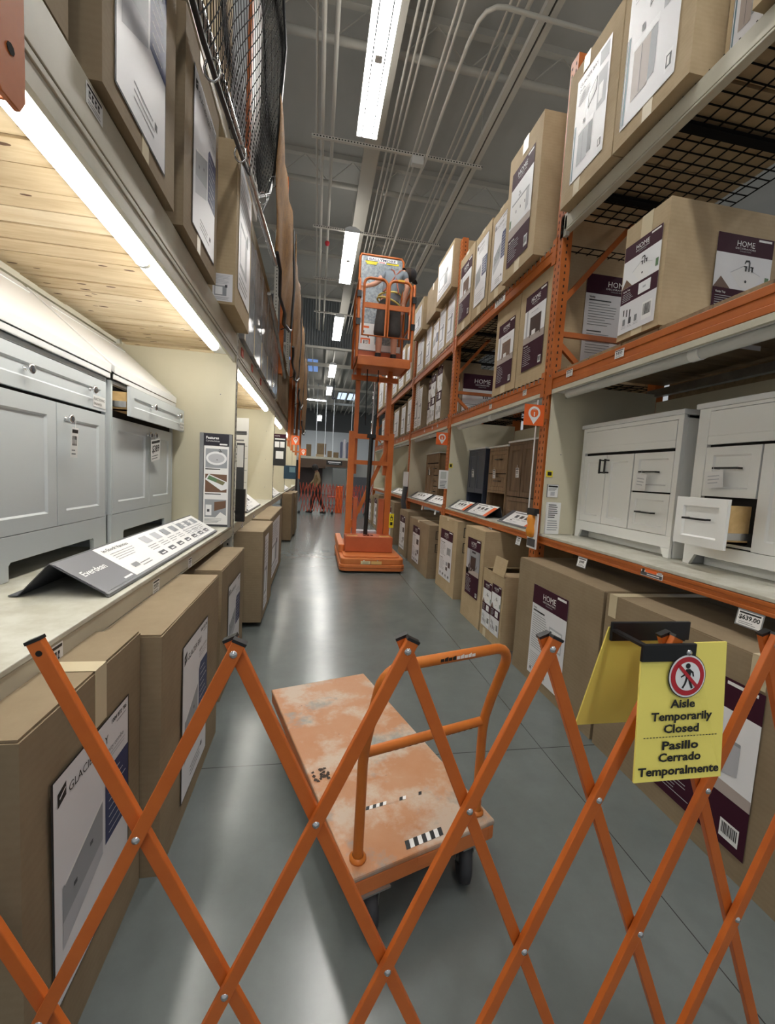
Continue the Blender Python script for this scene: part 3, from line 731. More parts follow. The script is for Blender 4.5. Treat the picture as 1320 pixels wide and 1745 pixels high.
for i, yy in enumerate((5.45, 10.35, 15.2, 19.9, 24.7)):
    ceiling_lamp(.53, yy, 6.5 if yy < 17 else 6.15, '%s lit strip lamp in the row over the aisle' % ords[i])
ceiling_lamp(.53, .55, 6.5, 'lit strip lamp over the aisle above the camera, out of view'); ceiling_lamp(.53, -3.6, 6.5, 'lit strip lamp over the aisle behind the camera, out of view')
ceiling_lamp(-.35, 28.2, 6.15, 'lit strip lamp hung crosswise far down the aisle', rz=math.pi/2, L=1.6)
ceiling_lamp(.08, 33, 5.6, 'farthest lit strip lamp, hanging low before the back wall', L=3.2)
for xx in (-4.6, 5.7):
    for yy in (.5, 5.4, 10.3, 15.2): ceiling_lamp(xx, yy, 6.5, 'lit strip lamp over a neighbouring aisle behind the racks', 'lamps over the neighbouring aisles')
mb = MB(); mb.lathe([(.0, .0), (.1, .02), (.1, .08), (.03, .12), (.02, 1.7), (.0, 1.7)], (.72, 22.4, 5.3), (0, 0, 1), PICD, 12); tag(mb.build('camera_dome', loc=(.72, 22.4, 5.3)), 'small dark camera dome hanging from the far ceiling', 'camera')

# ------------------------------------------------------------------ pallet racking
def holes(mb, x, y0, y1, z0, z1, n, m=DARK, step=.051, axis='x', sz=.012):
    """flat dark quads for the shade in punched slots on a post face at constant x (facing -x) or constant y (facing -y)"""
    e = .0008; z = z0
    while z < z1:
        for k in range(n):
            u = y0+(y1-y0)*(k+.5)/n
            if axis == 'x': mb.quad((x-e, u+sz/2, z), (x-e, u-sz/2, z), (x-e, u-sz*.4, z+.024), (x-e, u+sz*.4, z+.024), m)
            elif axis == '+x': mb.quad((x+e, u-sz/2, z), (x+e, u+sz/2, z), (x+e, u+sz*.4, z+.024), (x+e, u-sz*.4, z+.024), m)
            else: mb.quad((u-sz/2, x-e, z), (u+sz/2, x-e, z), (u+sz*.4, x-e, z+.02), (u-sz*.4, x-e, z+.02), m)
        z += step
def upright_r(y, label, ztop=4.76, mat=ORG):
    t = thing('rack_upright', label, 'rack upright', (XR+.04, y, 0))
    mb = MB(); mb.box((XR, y-.044, 0), (XR+.008, y+.044, ztop), mat); mb.box((XR, y-.05, 0), (XR+.08, y-.044, ztop), mat); mb.box((XR, y+.044, 0), (XR+.08, y+.05, ztop), mat)
    holes(mb, XR, y-.05, y+.05, .1, ztop-.05, 2, DARK, .051); holes(mb, y-.05, XR, XR+.08, .1, ztop-.05, 1, DARK, .051, 'y')
    mb.box((XR-.02, y-.05, 0), (XR+.1, y+.05, .008), mat)
    mb.build('front_post', t)
    mb = MB(); mb.box((XR+.97, y-.045, 0), (XR+1.05, y+.045, ztop), mat); mb.build('rear_post', t)
    zz = [(.2, .2), (1.3, 1.3), (2.72, 2.72), (3.9, 3.9), (4.6, 4.6)]
    for a, b in zz:
        if a in (1.3,): continue
        mb = MB(); mb.beam((XR+.08, y, a), (XR+.97, y, b), .03, .04, mat); mb.build('horizontal_brace', t)
    for a, b in ((.25, 1.0), (2.64, 1.9), (2.98, 4.05)):
        mb = MB(); mb.beam((XR+.08, y, a), (XR+.97, y, b), .03, .04, mat); mb.build('diagonal_brace', t)
    return t
RU = [.62, 3.22, 5.75, 8.28, 10.83, 13.4]
for y, lb in zip(RU, ('orange rack upright beside the camera, out of view', 'nearest orange rack upright, right side, carrying the pin sign 1', 'second orange rack upright on the right, carrying the pin sign 5', 'third orange rack upright on the right, beside the lift cage', 'fourth orange rack upright on the right, behind the lift mast', 'last orange rack upright on the right')): upright_r(y, lb)

def tag_on(parent, side, x, y0, y1, z0, z1, txt='', seed=0, name='price_label', clear=False):
    mb = MB()
    s_ = -1 if side == 'R' else 1
    O = (x+s_*.0015, y1, z0) if side == 'R' else (x+s_*.0015, y0, z0)
    p = Pan(mb, O, (0, -1, 0) if side == 'R' else (0, 1, 0), (0, 0, 1), y1-y0, z1-z0)
    if clear:
        bk = [p.p(-.08, -.1, -1.2), p.p(1.08, -.1, -1.2), p.p(1.08, 1.25, -1.2), p.p(-.08, 1.25, -1.2)]; mb.prism(bk, p.N*.0008, GREYINK)
    price_art(p, txt, seed); return mb.build(name, parent)
def rack_beam(side, ya, yb, z0, z1, mat, label, tags=(), plates=True, drop=None):
    x = XR if side == 'R' else XL; s_ = 1 if side == 'R' else -1
    t = thing('rack_beam', label, 'rack beam', (x+s_*.02, (ya+yb)/2, z0))
    mb = MB(); h = z1-z0
    k1, k2 = (.3, .34) if mat is ORG else (.12, .84)
    mb.box((x+s_*.004, ya, z0+h*k1), (x+s_*.049, yb, z1-h*k2), mat); mb.box((x, ya, z0), (x+s_*.05, yb, z0+h*k1), mat); mb.box((x, ya, z1-h*k2), (x+s_*.05, yb, z1), mat)
    if drop: mb.bar((x, ya, z0), (x, yb, z0), (.001, 0, 0), (0, 0, .001), mat)
    mb.build('beam_body', t, bevel=.003)
    if plates:
        for y in (ya, yb):
            mb = MB(); k = .02 if y == ya else -.02
            mb.box((x-s_*.006, y-.028, z0-.04), (x, y+.028, z1+.04), mat); mb.cyl((x-s_*.012, y, z1-.01), (x-s_*.004, y, z1-.01), .008, STEEL, 8); mb.build('end_plate', t)
    for i, g in enumerate(tags): tag_on(t, side, x, *g[:4], *(g[4:]), seed=i+int(z0*10))
    return t
def wire_deck(side, ya, yb, z, label, x0=None, x1=None, lip=True):
    x = XR if side == 'R' else XL; s_ = 1 if side == 'R' else -1
    t = thing('wire_deck', label, 'wire deck', (x+s_*.5, (ya+yb)/2, z))
    mb = MB(); r = .003
    n = int((yb-ya)/.075)
    for i in range(n+1):
        y = ya+(yb-ya)*i/n; mb.box((x+s_*.002, y-r, z), (x+s_*1.05, y+r, z+2*r), BLKM)
        if lip: mb.box((x-s_*.004, y-r*1.6, z-.035), (x+s_*.002, y+r*1.6, z+.004), GALV)
    for i in range(11): xx = x+s_*(.04+.1*i); mb.box((xx-r, ya, z-2*r), (xx+r, yb, z), BLKM)
    mb.build('wire_grid', t)
    for i in range(4):
        y = ya+(yb-ya)*(i+.5)/4; mb = MB(); mb.box((x+s_*.05, y-.03, z-.03), (x+s_*1.0, y+.03, z-.008), BLKM); mb.build('deck_support', t)
    return t
PINE2 = wood('pine_boards_pale', (224, 208, 178), (198, 172, 132), 'X', 1.7, 8)
def plank_deck(side, ya, yb, z, label, mat, d0, d1, pw=.14, seed=0):
    x = XR if side == 'R' else XL; s_ = 1 if side == 'R' else -1
    r = random.Random(seed); mb = MB(); y = ya
    while y < yb-.02:
        w_ = min(pw*r.uniform(.85, 1.1), yb-y); dz = r.uniform(-.004, .004)
        mb.box((x+s_*d0, y+.0045, z+dz), (x+s_*d1, y+w_-.0045, z+.035+dz), mat if r.random() < .6 or mat is PINED else PINE2)
        for q in range(r.randint(1, 4)):
            kx = x+s_*r.uniform(d0+.05, d1-.05); ky = y+r.uniform(.02, max(.03, w_-.02)); a = r.uniform(.007, .017)
            mb.add([(kx+a*1.9*math.cos(i*.785), ky+a*.6*math.sin(i*.785), z+dz-.0006) for i in range(8)], [tuple(range(8))[::-1]], M('pine_knot', (92, 60, 34), .6))
        y += w_
    if side == 'L': mb.box((x+s_*d0, ya, z+.042), (x+s_*d1, yb, z+.046), DARK)  # dark sheet above the planks stands in for the shade in their gaps
    return tag(mb.build('plank_deck', loc=(x+s_*(d0+d1)/2, (ya+yb)/2, z)), label, 'shelf deck')
def board(side, ya, yb, z, label, d0=.0, d1=1.03):
    x = XR if side == 'R' else XL; s_ = 1 if side == 'R' else -1
    mb = MB(); mb.box((x+s_*d0, ya, z-.018), (x+s_*d1, yb, z), DECKW); return tag(mb.build('shelf_board', loc=(x+s_*.5, (ya+yb)/2, z), bevel=.003), label, 'shelf board')
def panel(side, kind, label, y=None, ya=None, yb=None, z0=1.1, z1=2.3, d0=.01, d1=.95):
    x = XR if side == 'R' else XL; s_ = 1 if side == 'R' else -1
    mb = MB()
    if kind == 'divider': mb.box((x+s_*d0, y, z0), (x+s_*d1, y+.014, z1), PANEL); loc = (x+s_*.5, y, z0)
    else: mb.box((x+s_*d1, ya, z0), (x+s_*(d1+.014), yb, z1), PANEL); loc = (x+s_*d1, (ya+yb)/2, z0)
    for q in range(3):
        if kind == 'divider': mb.cyl((x+s_*(d0+.12), y-.001, z0+.2+q*.45), (x+s_*(d0+.12), y, z0+.2+q*.45), .005, GREYINK, 6)
    return tag(mb.build('divider_panel' if kind == 'divider' else 'backing_sheet', loc=loc), label, 'panel')

O5 = ['nearest', 'second', 'third', 'fourth', 'fifth']
# right hand side, bay by bay
for i in range(5):
    a, b = RU[i]+.055, RU[i+1]-.055; nm = O5[i]+' right bay'
    dt = [(2.5, 2.58, .985, 1.045)] if 0 else []
    rack_beam('R', a, b, 1.02, 1.078, ORG, 'orange beam edging the display shelf, %s' % nm)
    rack_beam('R', a, b, 2.26, 2.38, ORG, 'orange beam under the middle boxes, %s' % nm,
              [(2.35, 2.43, 2.31, 2.36), (2.87, 2.95, 2.31, 2.36)] if i == 0 else ([(3.55, 3.62, 2.29, 2.34), (4.3, 4.37, 2.28, 2.33)] if i == 1 else [(a+.5, a+.57, 2.29, 2.34), (a+.8, a+.86, 2.29, 2.34), (a+1.3, a+1.36, 2.29, 2.34)]))
    if i == 0:
        t = rack_beam('R', a, b, 3.46, 3.575, CREAM, 'cream beam under the pale vanity boxes, nearest right bay', plates=False)
        mb = MB(); mb.box((XR, b-.03, 3.43), (XR+.03, b+.05, 3.6), POSTG); mb.build('end_plate', t)
        wire_deck('R', a, b, 3.575, 'black wire deck seen from below, top of the nearest right bay', lip=False)
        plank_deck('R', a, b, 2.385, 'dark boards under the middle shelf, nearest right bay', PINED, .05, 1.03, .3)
    else:
        rack_beam('R', a, b, 3.31, 3.43, ORG, 'orange beam under the top boxes, %s' % nm, [(a+.9, a+1.15, 3.35, 3.42)] if i == 1 else [])
        wire_deck('R', a, b, 3.437, 'wire deck under the top boxes, %s' % nm); wire_deck('R', a, b, 2.387, 'wire deck under the middle boxes, %s' % nm)
    board('R', a+.003, b-.003, 1.098, 'worn cream shelf board, %s' % nm)
    panel('R', 'divider', 'cream divider panel closing the far end of the %s' % nm, y=b-.03, z0=1.1, z1=2.3)
    panel('R', 'back', 'cream back panel of the %s' % nm, ya=a, yb=b-.035, z0=1.1, z1=2.235)
    mb = MB(); mb.box((XR+1.09, a, 2.2), (XR+1.11, b, 2.6), PINED); tag(mb.build('added_gap_board', loc=(XR+1.1, (a+b)/2, 2.2)), 'added dark board blocking the gap above the back panel, %s' % nm, 'board')  # added board closing the bright gap above the back panel, so it reads dark
    # shelf light under the middle beam, switched off on this side
    t = thing('shelf_light', ('unlit tube light under the orange middle beam, %s' % nm), 'shelf light', (XR+.1, (a+b)/2, 2.2))
    mb = MB(); mb.box((XR+.0, a+.03, 2.225), (XR+.02, b-.03, 2.258), CREAM); mb.box((XR+.02, a+.03, 2.235), (XR+.15, b-.03, 2.258), REFL); mb.build('housing', t)
    m_ = (a+b)/2
    for u0, u1 in ((a+.05, m_-.01), (m_+.01, b-.12)):
        mb = MB(); mb.tube([(XR+.09, u0, 2.215), (XR+.09, u1, 2.215)], .032, TUBE_OFF, 12); mb.build('tube', t)
    mb = MB(); mb.tube([(XR+.09, m_-.03, 2.215), (XR+.09, m_+.03, 2.215)], .036, REFL, 12); mb.build('clip', t)
mb = MB(); mb.box((XR+.93, RU[0], 2.28), (XR+.98, RU[1], 2.34), GALV); tag(mb.build('back_rail', loc=(XR+.95, 1.9, 2.28)), 'galvanised rail along the back of the nearest right bay', 'rail')

# left hand side
def post_l(y, label, z0=0, ztop=5.2, mat=POSTG, x=-.70):
    t = thing('rack_post', label, 'rack post', (x-.04, y, z0))
    mb = MB(); mb.box((x-.008, y-.03, z0), (x, y+.03, ztop), mat); mb.box((x-.075, y-.035, z0), (x, y-.03, ztop), mat); mb.box((x-.075, y+.03, z0), (x, y+.035, ztop), mat)
    holes(mb, x, y-.035, y+.035, z0+.1, ztop-.1, 1, DARK, .051, '+x', .016); holes(mb, y-.035, x-.075, x, z0+.1, ztop-.1, 1, DARK, .051, 'y', .014)
    mb.build('front_post', t)
    mb = MB(); mb.box((x-1.0, y-.035, z0), (x-.93, y+.035, ztop), mat); mb.build('rear_post', t)
    mb = MB(); mb.beam((x-.07, y+.005, .3), (x-.94, y+.005, .3), .03, .03, mat); mb.build('brace', t)
    return t
LU = [.5, 3.82, 7.1, 9.75, 12.3, 14.85]
for y, lb in zip(LU, ('grey rack post beside the camera, out of view', 'nearest grey perforated post on the left, beside the Features sign', 'second grey perforated post on the left', 'third grey perforated post on the left', 'fourth grey perforated post on the left', 'last grey post on the left')): post_l(y, lb)
for i in range(5):
    a, b = LU[i]+.04, LU[i+1]-.04; nm = O5[i]+' left bay'
    rack_beam('L', a, b, .9, .98, GREIGE, 'greige shelf edge beam under the display shelf, %s' % nm,
              [(1.975, 2.055, .905, .968), (2.5, 2.57, .905, .962), (1.22, 1.30, .9, .975), (3.32, 3.38, .9, .93)] if i == 0 else [(a+.4, a+.46, .91, .965), (a+1.1, a+1.16, .91, .965)], plates=False)
    rack_beam('L', a, b, 2.43, 2.6, GREIGE, 'broad greige beam under the upper boxes, %s' % nm, [(1.44, 1.535, 2.525, 2.585)] if i == 0 else [], plates=False)
    board('L', a+.003, b-.003, 1.0, 'worn cream shelf board with a scuffed edge, %s' % nm, -.004, .97)
    plank_deck('L', a, b, 2.47, 'pine boards over the display shelf, %s' % nm, PINE, .08, .95, .145, i)
    rack = MB(); rack.box((-1.62, a, 2.44), (-1.66, b, 2.56), CREAM); tag(rack.build('rear_beam', loc=(-1.64, (a+b)/2, 2.44)), 'cream rear beam below the pine boards, %s' % nm, 'rack beam')
    panel('L', 'divider', 'cream divider panel closing the far end of the %s' % nm, y=b-.01, z0=1.0, z1=2.43, d0=0, d1=.95)
    panel('L', 'back', 'cream back panel of the %s' % nm, ya=a, yb=b-.015, z0=1.0, z1=2.44, d1=.955)
    t = thing('shelf_light', 'lit tube light under the greige beam, %s' % nm, 'shelf light', (-.8, (a+b)/2, 2.4))
    mb = MB(); mb.box((-.705, a+.02, 2.37), (-.725, b-.02, 2.428), CREAM); mb.box((-.725, a+.02, 2.40), (-.75, b-.02, 2.428), CREAM); mb.box((-.75, a+.02, 2.43), (-.87, b-.02, 2.445), REFL); mb.build('housing', t)
    m_ = 2.13 if i == 0 else (a+b)/2-.2
    for u0, u1 in ((a+.1, m_-.005), (m_+.005, b-.33)):
        mb = MB(); mb.tube([(-.805, u0-.012, 2.405), (-.805, u0, 2.405), (-.805, u1, 2.405), (-.805, u1+.015, 2.405)], [.02, .034, .034, .018], TUBE_ON, 14); mb.build('tube', t)
    mb = MB(); mb.tube([(-.805, m_-.012, 2.405), (-.805, m_+.012, 2.405)], .037, REFL, 14); mb.build('clip', t)

# ------------------------------------------------------------------ cartons on the floor, right
carton('big brown carton on the floor at the right edge behind the yellow sign', 'R', 1.67, .73, 2.09, 0, .9, 1.0,
       [('f', 'home_tall', 1.21, 1.72, .1, .77)], seed=3, tapes=((.04, .06, .12, 0), (.62, .06, .12, 0)))
carton('big floor carton with white label, below the vanity with twin door handles', 'R', 1.67, 2.115, 3.12, 0, .9, 1.0, [('f', 'home_sink', 2.43, 2.87, .07, .75)], seed=5, tapes=())
carton('opened low carton with raised flaps and two faucet labels, right floor', 'R', 1.67, 3.37, 3.83, 0, .66, .55, [('f', 'faucet', 3.605, 3.795, .1, .54), ('f', 'faucet', 3.405, 3.595, .1, .56)], seed=9, flaps=True, tapes=((.25, .06, 0, .08),), mat=CARDL)
carton('tall plain carton standing behind the opened low carton', 'R', 2.26, 3.3, 3.85, 0, .98, .6, [], seed=11, mat=CARDD, tapes=())
carton('tall carton with dark bathroom photo label, right of the opened low carton', 'R', 1.67, 3.86, 4.4, 0, 1.0, .5, [('f', 'home_dark', 3.94, 4.3, .28, .89)], seed=12, mat=CARDL, tapes=())
carton('tall floor carton with a long white label, left of the dark bathroom photo carton', 'R', 1.75, 4.9, 5.685, 0, .98, .62, [('f', 'home_info', 5.04, 5.55, .17, .82), ('n', 'handling', 1.79, 2.0, .55, .95)], seed=13, mat=CARDL, tapes=((.5, .08, .03, 0),))
carton('wide brown carton with a narrow white label, on the floor right beside the lift base', 'R', 1.68, 5.92, 7.25, 0, .8, .62, [('f', 'home_info', 6.45, 6.92, .1, .69), ('n', 'handling', 1.74, 1.95, .36, .76)], seed=14, tapes=((.5, .08, .03, 0),))
carton('brown carton on the floor behind the lift base, with a tall white label', 'R', 1.68, 7.4, 8.13, 0, .86, .62, [('f', 'home_info', 7.6, 8.05, .12, .75), ('n', 'handling', 1.74, 1.95, .36, .8)], seed=15, tapes=())
for i, (a, b, h) in enumerate(((8.9, 9.9, .92), (10.0, 10.75, .8), (11.2, 12.2, .95), (12.4, 13.3, .85))):
    carton('%s brown floor carton on the right beyond the lift' % ('first', 'second', 'third', 'last')[i], 'R', 1.7, a, b, 0, h, .6, [('f', 'home_info', a+.3, a+.75, .1, h-.1)], seed=20+i, tapes=())

# ------------------------------------------------------------------ cartons on the right middle shelf
carton('brown faucet-and-sink carton jutting over the orange beam, right edge middle shelf', 'R', 1.86, 2.15, 2.485, 2.433, 3.12, 1.0,
       [('f', 'faucet', 2.185, 2.475, 2.47, 3.0), ('n', 'faucet', 2.18, 2.56, 2.36, 2.98)], seed=31, mat=CARDL, tapes=((.5, .085, .16, .1),), jit=.006)
carton('tall carton with brown vanity photo, middle shelf behind the nearest right upright', 'R', 1.85, 3.31, 3.86, 2.4, 3.4, .95,
       [('f', 'home_photo', 3.39, 3.75, 2.53, 3.2), ('n', 'home_info', 2.15, 2.72, 2.5, 3.27)], seed=33, mat=CARDL, tapes=())
carton('narrower middle shelf carton with tall cabinet photo, left of the brown vanity photo', 'R', 1.86, 3.89, 4.42, 2.42, 3.34, .8, [('f', 'home_photo', 3.98, 4.34, 2.5, 3.14)], seed=34, mat=CARDL, tapes=((.5, .1, .03, .1),))
carton('shadowed carton half hidden at the back of the middle shelf by the cabinet photo carton', 'R', 2.1, 4.46, 4.85, 2.42, 3.05, .7, [('f', 'navy_info', 4.5, 4.8, 2.5, 2.95)], seed=35, tapes=())
carton('wide carton with maroon faucet label facing the camera, middle shelf behind the second upright', 'R', 2.0, 5.86, 6.35, 2.4, 3.1, .8, [('n', 'face', 2.02, 2.6, 2.46, 3.02), ('f', 'faucet', 5.95, 6.25, 2.5, 3.0)], seed=36, tapes=())
for i, (a, b, h, x) in enumerate(((6.38, 6.72, .92, 1.87), (6.74, 7.08, .86, 1.87), (7.1, 7.35, .8, 1.9), (7.5, 7.8, .78, 1.84), (7.83, 8.18, .95, 1.86))):
    carton('%s white-labelled faucet carton in the middle shelf row past the second right upright' % ('first', 'second', 'third', 'fourth', 'fifth')[i], 'R', x, a, b, 2.4, 2.4+h, .6, [('f', 'faucet' if i < 3 else 'spec_white', a+.03, b-.03, 2.45, 2.36+h)], seed=40+i, tapes=((.3, .05, .06, .06),), group='faucet cartons on the middle shelf')
for i, (a, b, h) in enumerate(((8.45, 8.95, .75), (9.05, 9.6, .7), (9.8, 10.5, .72), (11, 11.7, .7), (11.8, 12.5, .75))):
    carton('%s far carton on the right middle shelf behind the lift' % ('first', 'second', 'third', 'fourth', 'last')[i], 'R', 1.87, a, b, 2.4, 2.4+h, .6, [('f', 'spec_white', a+.05, b-.1, 2.45, 2.34+h), ('n', 'spec_white', 2.0, 2.35, 2.5, 2.3+h)], seed=50+i, tapes=())

# ------------------------------------------------------------------ cartons on the right top shelf
carton('tall carton with pale photo label and blue strip, top shelf above the nearest right upright', 'R', 1.75, 2.565, 3.13, 3.59, 4.52, 1.0, [('f', 'pale_photo', 2.66, 3.02, 3.7, 4.4)], seed=61, mat=CARDL, tapes=((.35, .07, .1, .1),))
carton('taller carton with grey vanity photo, top shelf, second from the nearest right upright', 'R', 1.75, 2.0, 2.555, 3.59, 4.75, 1.0, [('f', 'pale_photo', 2.1, 2.5, 3.68, 4.6)], seed=64, mat=CARDL, tapes=((.5, .07, .1, .1),))
carton('set-back carton with grey photo label, top shelf near the right picture edge', 'R', 1.92, 1.735, 1.98, 3.59, 4.6, .9, [('f', 'pale_photo', 1.76, 1.95, 3.62, 4.5)], seed=66, mat=CARDL, tapes=())
carton('carton at the upper right corner, jutting out furthest over the cream beam', 'R', 1.78, .9, 1.72, 3.6, 4.4, 1.0, [], seed=67, mat=CARDL, tapes=((.1, .06, .1, .1),))
carton('big overhanging top shelf carton, white vanity photo between maroon bands', 'R', 1.74, 3.49, 4.1, 3.45, 4.6, 1.0, [('f', 'home_tall', 3.6, 4.02, 3.56, 4.42)], seed=68, mat=CARDL, tapes=((.5, .1, .12, .12),))
carton('narrow carton with black framed label, top shelf left of the big overhanging carton', 'R', 1.8, 4.15, 4.6, 3.45, 4.36, .8, [('f', 'glacier', 4.2, 4.52, 3.56, 4.26)], seed=69, mat=CARDL, tapes=((.5, .1, .03, .1),))
carton('carton with navy block on a black framed label, top shelf', 'R', 1.8, 4.63, 5.1, 3.45, 4.4, .8, [('f', 'navy_info', 4.7, 5.04, 3.58, 4.3)], seed=70, mat=CARDL, tapes=((.5, .1, .03, .1),))
carton('carton with maroon banded photo, top shelf right before the second upright', 'R', 1.8, 5.13, 5.66, 3.45, 4.42, .8, [('f', 'home_photo', 5.2, 5.6, 3.58, 4.3)], seed=71, mat=CARDL, tapes=((.5, .1, .03, .1),))
carton('shrink-wrapped carton lying on top of the top shelf row, past the second upright', 'R', 1.74, 5.82, 6.6, 4.16, 4.8, .7, [('f', 'spec_white', 5.86, 6.54, 4.22, 4.74)], seed=72, mat=CARDL, tapes=())
for i, (a, b, h, x) in enumerate(((5.82, 6.22, .7, 1.82), (6.24, 6.62, .68, 1.82), (6.66, 7.05, .62, 1.84), (7.1, 7.5, .7, 1.84), (7.6, 8.15, .66, 1.84))):
    carton('%s carton in the top shelf row under and past the shrink-wrapped carton' % ('first', 'second', 'third', 'fourth', 'fifth')[i], 'R', x, a, b, 3.447, 3.45+h, .7, [('f', ('spec_white', 'spec_white', 'navy_info')[i % 3], a+.04, b-.05, 3.5, 3.4+h)], seed=74+i, mat=CARDL, tapes=((.7, .05, .03, .06),))
carton('plain carton on top of the row, beside the lift cage', 'R', 1.78, 6.75, 7.35, 4.17, 4.7, .6, [], seed=80, mat=CARDL, tapes=((.6, .05, .1, 0),))
carton('carton on the top row nearest to the lift cage', 'R', 1.75, 7.5, 8.2, 4.14, 4.7, .6, [('f', 'spec_white', 7.6, 8.1, 4.2, 4.6)], seed=81, mat=CARDL, tapes=())
for i, (a, b, h) in enumerate(((8.4, 9.0, .8), (9.1, 9.8, .9), (9.9, 10.6, .8), (11, 11.8, .9), (12, 13, .85))):
    carton('%s far carton on the right top shelf behind the lift' % ('first', 'second', 'third', 'fourth', 'last')[i], 'R', 1.8, a, b, 3.45, 3.45+h, .7, [('f', 'spec_white', a+.1, b-.1, 3.5, 3.4+h)], seed=85+i, mat=CARDL, tapes=())

# ------------------------------------------------------------------ cartons on the floor, left
carton('nearest brown carton with a black framed navy and white label, left below the shelf', 'L', -.565, .9, 1.49, 0, .925, .62, [('f', 'glacier', 1.0, 1.385, .17, .755)], seed=91, tapes=((.55, .06, .16, 0),), jit=.008)
carton('second brown carton from the front on the left floor, jutting further out', 'L', -.50, 1.5, 2.36, 0, .905, .66, [('f', 'glacier', 1.73, 2.11, .09, .76)], seed=93, jit=.008, tapes=())
carton('third brown carton from the front on the left floor, with a pale vanity label', 'L', -.55, 2.68, 3.5, 0, .85, .6, [('f', 'glacier', 2.88, 3.31, .14, .69)], seed=95, jit=.006, tapes=())
carton('deep brown carton with white labels past the nearest left post, standing raised', 'L', -.46, 3.97, 4.85, .05, .91, .55, [('f', 'spec_white', 4.1, 4.4, .12, .85)], seed=97, tapes=())
carton('long brown carton with a pale label, behind the raised carton on the left floor', 'L', -.5, 4.9, 6.7, .05, .92, .55, [('f', 'spec_white', 5.0, 6.2, .15, .85)], seed=98, tapes=())
carton('far narrow brown carton pair on the left floor, front one', 'L', -.48, 8.9, 9.7, .03, 1.0, .2, [], seed=99, tapes=(), mat=CARDD)
carton('far narrow brown carton pair on the left floor, back one', 'L', -.44, 9.75, 10.8, .03, .98, .2, [], seed=100, tapes=(), mat=CARDD)

# ------------------------------------------------------------------ cartons on the left upper shelf
SHR = M('shrink_wrap_grey', (196, 200, 206), .12, noise_=(5, (150, 154, 160), .2), bump=(14, .25))
carton('grey-brown carton at the upper left edge on the broad beam', 'L', -.70, .75, 1.36, 2.61, 3.6, .7, [('f', 'spec_white', .8, 1.1, 2.9, 3.5)], seed=110, tapes=())
carton('tall carton with grey and navy label, above the price on the broad beam', 'L', -.67, 1.47, 2.1, 2.61, 3.75, .7, [('f', 'glacier', 1.55, 1.97, 2.68, 3.6)], seed=112, tapes=((.5, .06, .05, .1),))
carton('carton with slanting grey navy label, upper left, third from the front', 'L', -.66, 2.2, 2.84, 2.61, 3.56, .7, [('f', 'glacier', 2.33, 2.76, 2.7, 3.42)], seed=114, tapes=((.4, .06, .05, .14),))
carton('tall carton overhanging the broad beam, white stickers on its end', 'L', -.6, 3.12, 3.74, 2.605, 3.66, .7, [('n', 'spec_white', -.745, -.615, 2.62, 2.8), ('n', 'stripe', -.755, -.725, 2.86, 3.52), ('f', 'spec_white', 3.2, 3.68, 2.75, 3.6)], seed=116, mat=CARDL, tapes=())
for i, (a, b, h) in enumerate(((3.9, 4.4, .95), (4.44, 4.95, 1.0), (5.0, 5.5, 1.0), (5.55, 6.1, 1.02), (6.15, 6.95, 1.0))):
    carton('%s glossy shrink-wrapped grey carton in the upper left row past the overhanging carton' % ('first', 'second', 'third', 'fourth', 'fifth')[i], 'L', -.665, a, b, 2.61, 2.61+h, .7, [], seed=120+i, mat=SHR, tapes=((.08, .05, .0, .3),))
for i, (a, b) in enumerate(((7.2, 7.9), (7.95, 8.7), (8.75, 9.6), (9.9, 10.8), (10.9, 12.1))):
    carton('%s brown carton on the far upper left shelf' % ('first', 'second', 'third', 'fourth', 'fifth')[i], 'L', -.67, a, b, 2.61, 3.5+.1*(i % 2), .7, [], seed=130+i, tapes=())
for i, (y_, z_) in enumerate(((4.02, 2.485), (4.6, 2.49), (5.28, 2.49))):
    mb = MB(); mb.box((-.6985, y_-.05, z_), (-.694, y_+.05, z_+.07), M('red_tag', (196, 66, 48), .5)); mb.box((-.694, y_-.025, z_+.02), (-.6935, y_+.025, z_+.05), M('red_tag_print', (226, 150, 130), .5))
    tag(mb.build('red_tag', loc=(-.69, y_, z_)), '%s small red tag stuck on the broad beam, second left bay' % ('nearest', 'middle', 'farthest')[i], 'tag')
rack_beam('L', .55, 3.78, 3.72, 3.84, GREIGE, 'greige beam behind the black net, upper left', plates=False)
rack_beam('L', 3.86, 7.06, 3.72, 3.84, GREIGE, 'greige beam behind the orange curtain, upper left', plates=False)
carton('tan carton behind the black net, upper left', 'L', -.66, 1.6, 2.6, 3.85, 5.4, .6, [('f', 'spec_white', 1.7, 2.1, 4.2, 5.2)], seed=140, mat=CARDL, tapes=())
carton('tan carton with a dark stripe behind the black net, second from the front', 'L', -.66, 2.65, 3.15, 3.85, 5.5, .6, [('f', 'spec_white', 2.7, 2.9, 4.2, 5.3)], seed=141, mat=CARDL, tapes=())
carton('grey wrapped carton behind the black net', 'L', -.66, 3.2, 3.7, 3.85, 5.6, .6, [], seed=142, mat=SHR, tapes=())
carton('white wrapped carton behind the black net, beside the orange post', 'L', -.66, 3.9, 4.4, 3.85, 5.7, .6, [], seed=143, mat=M('white_wrap', (224, 224, 220), .3), tapes=())

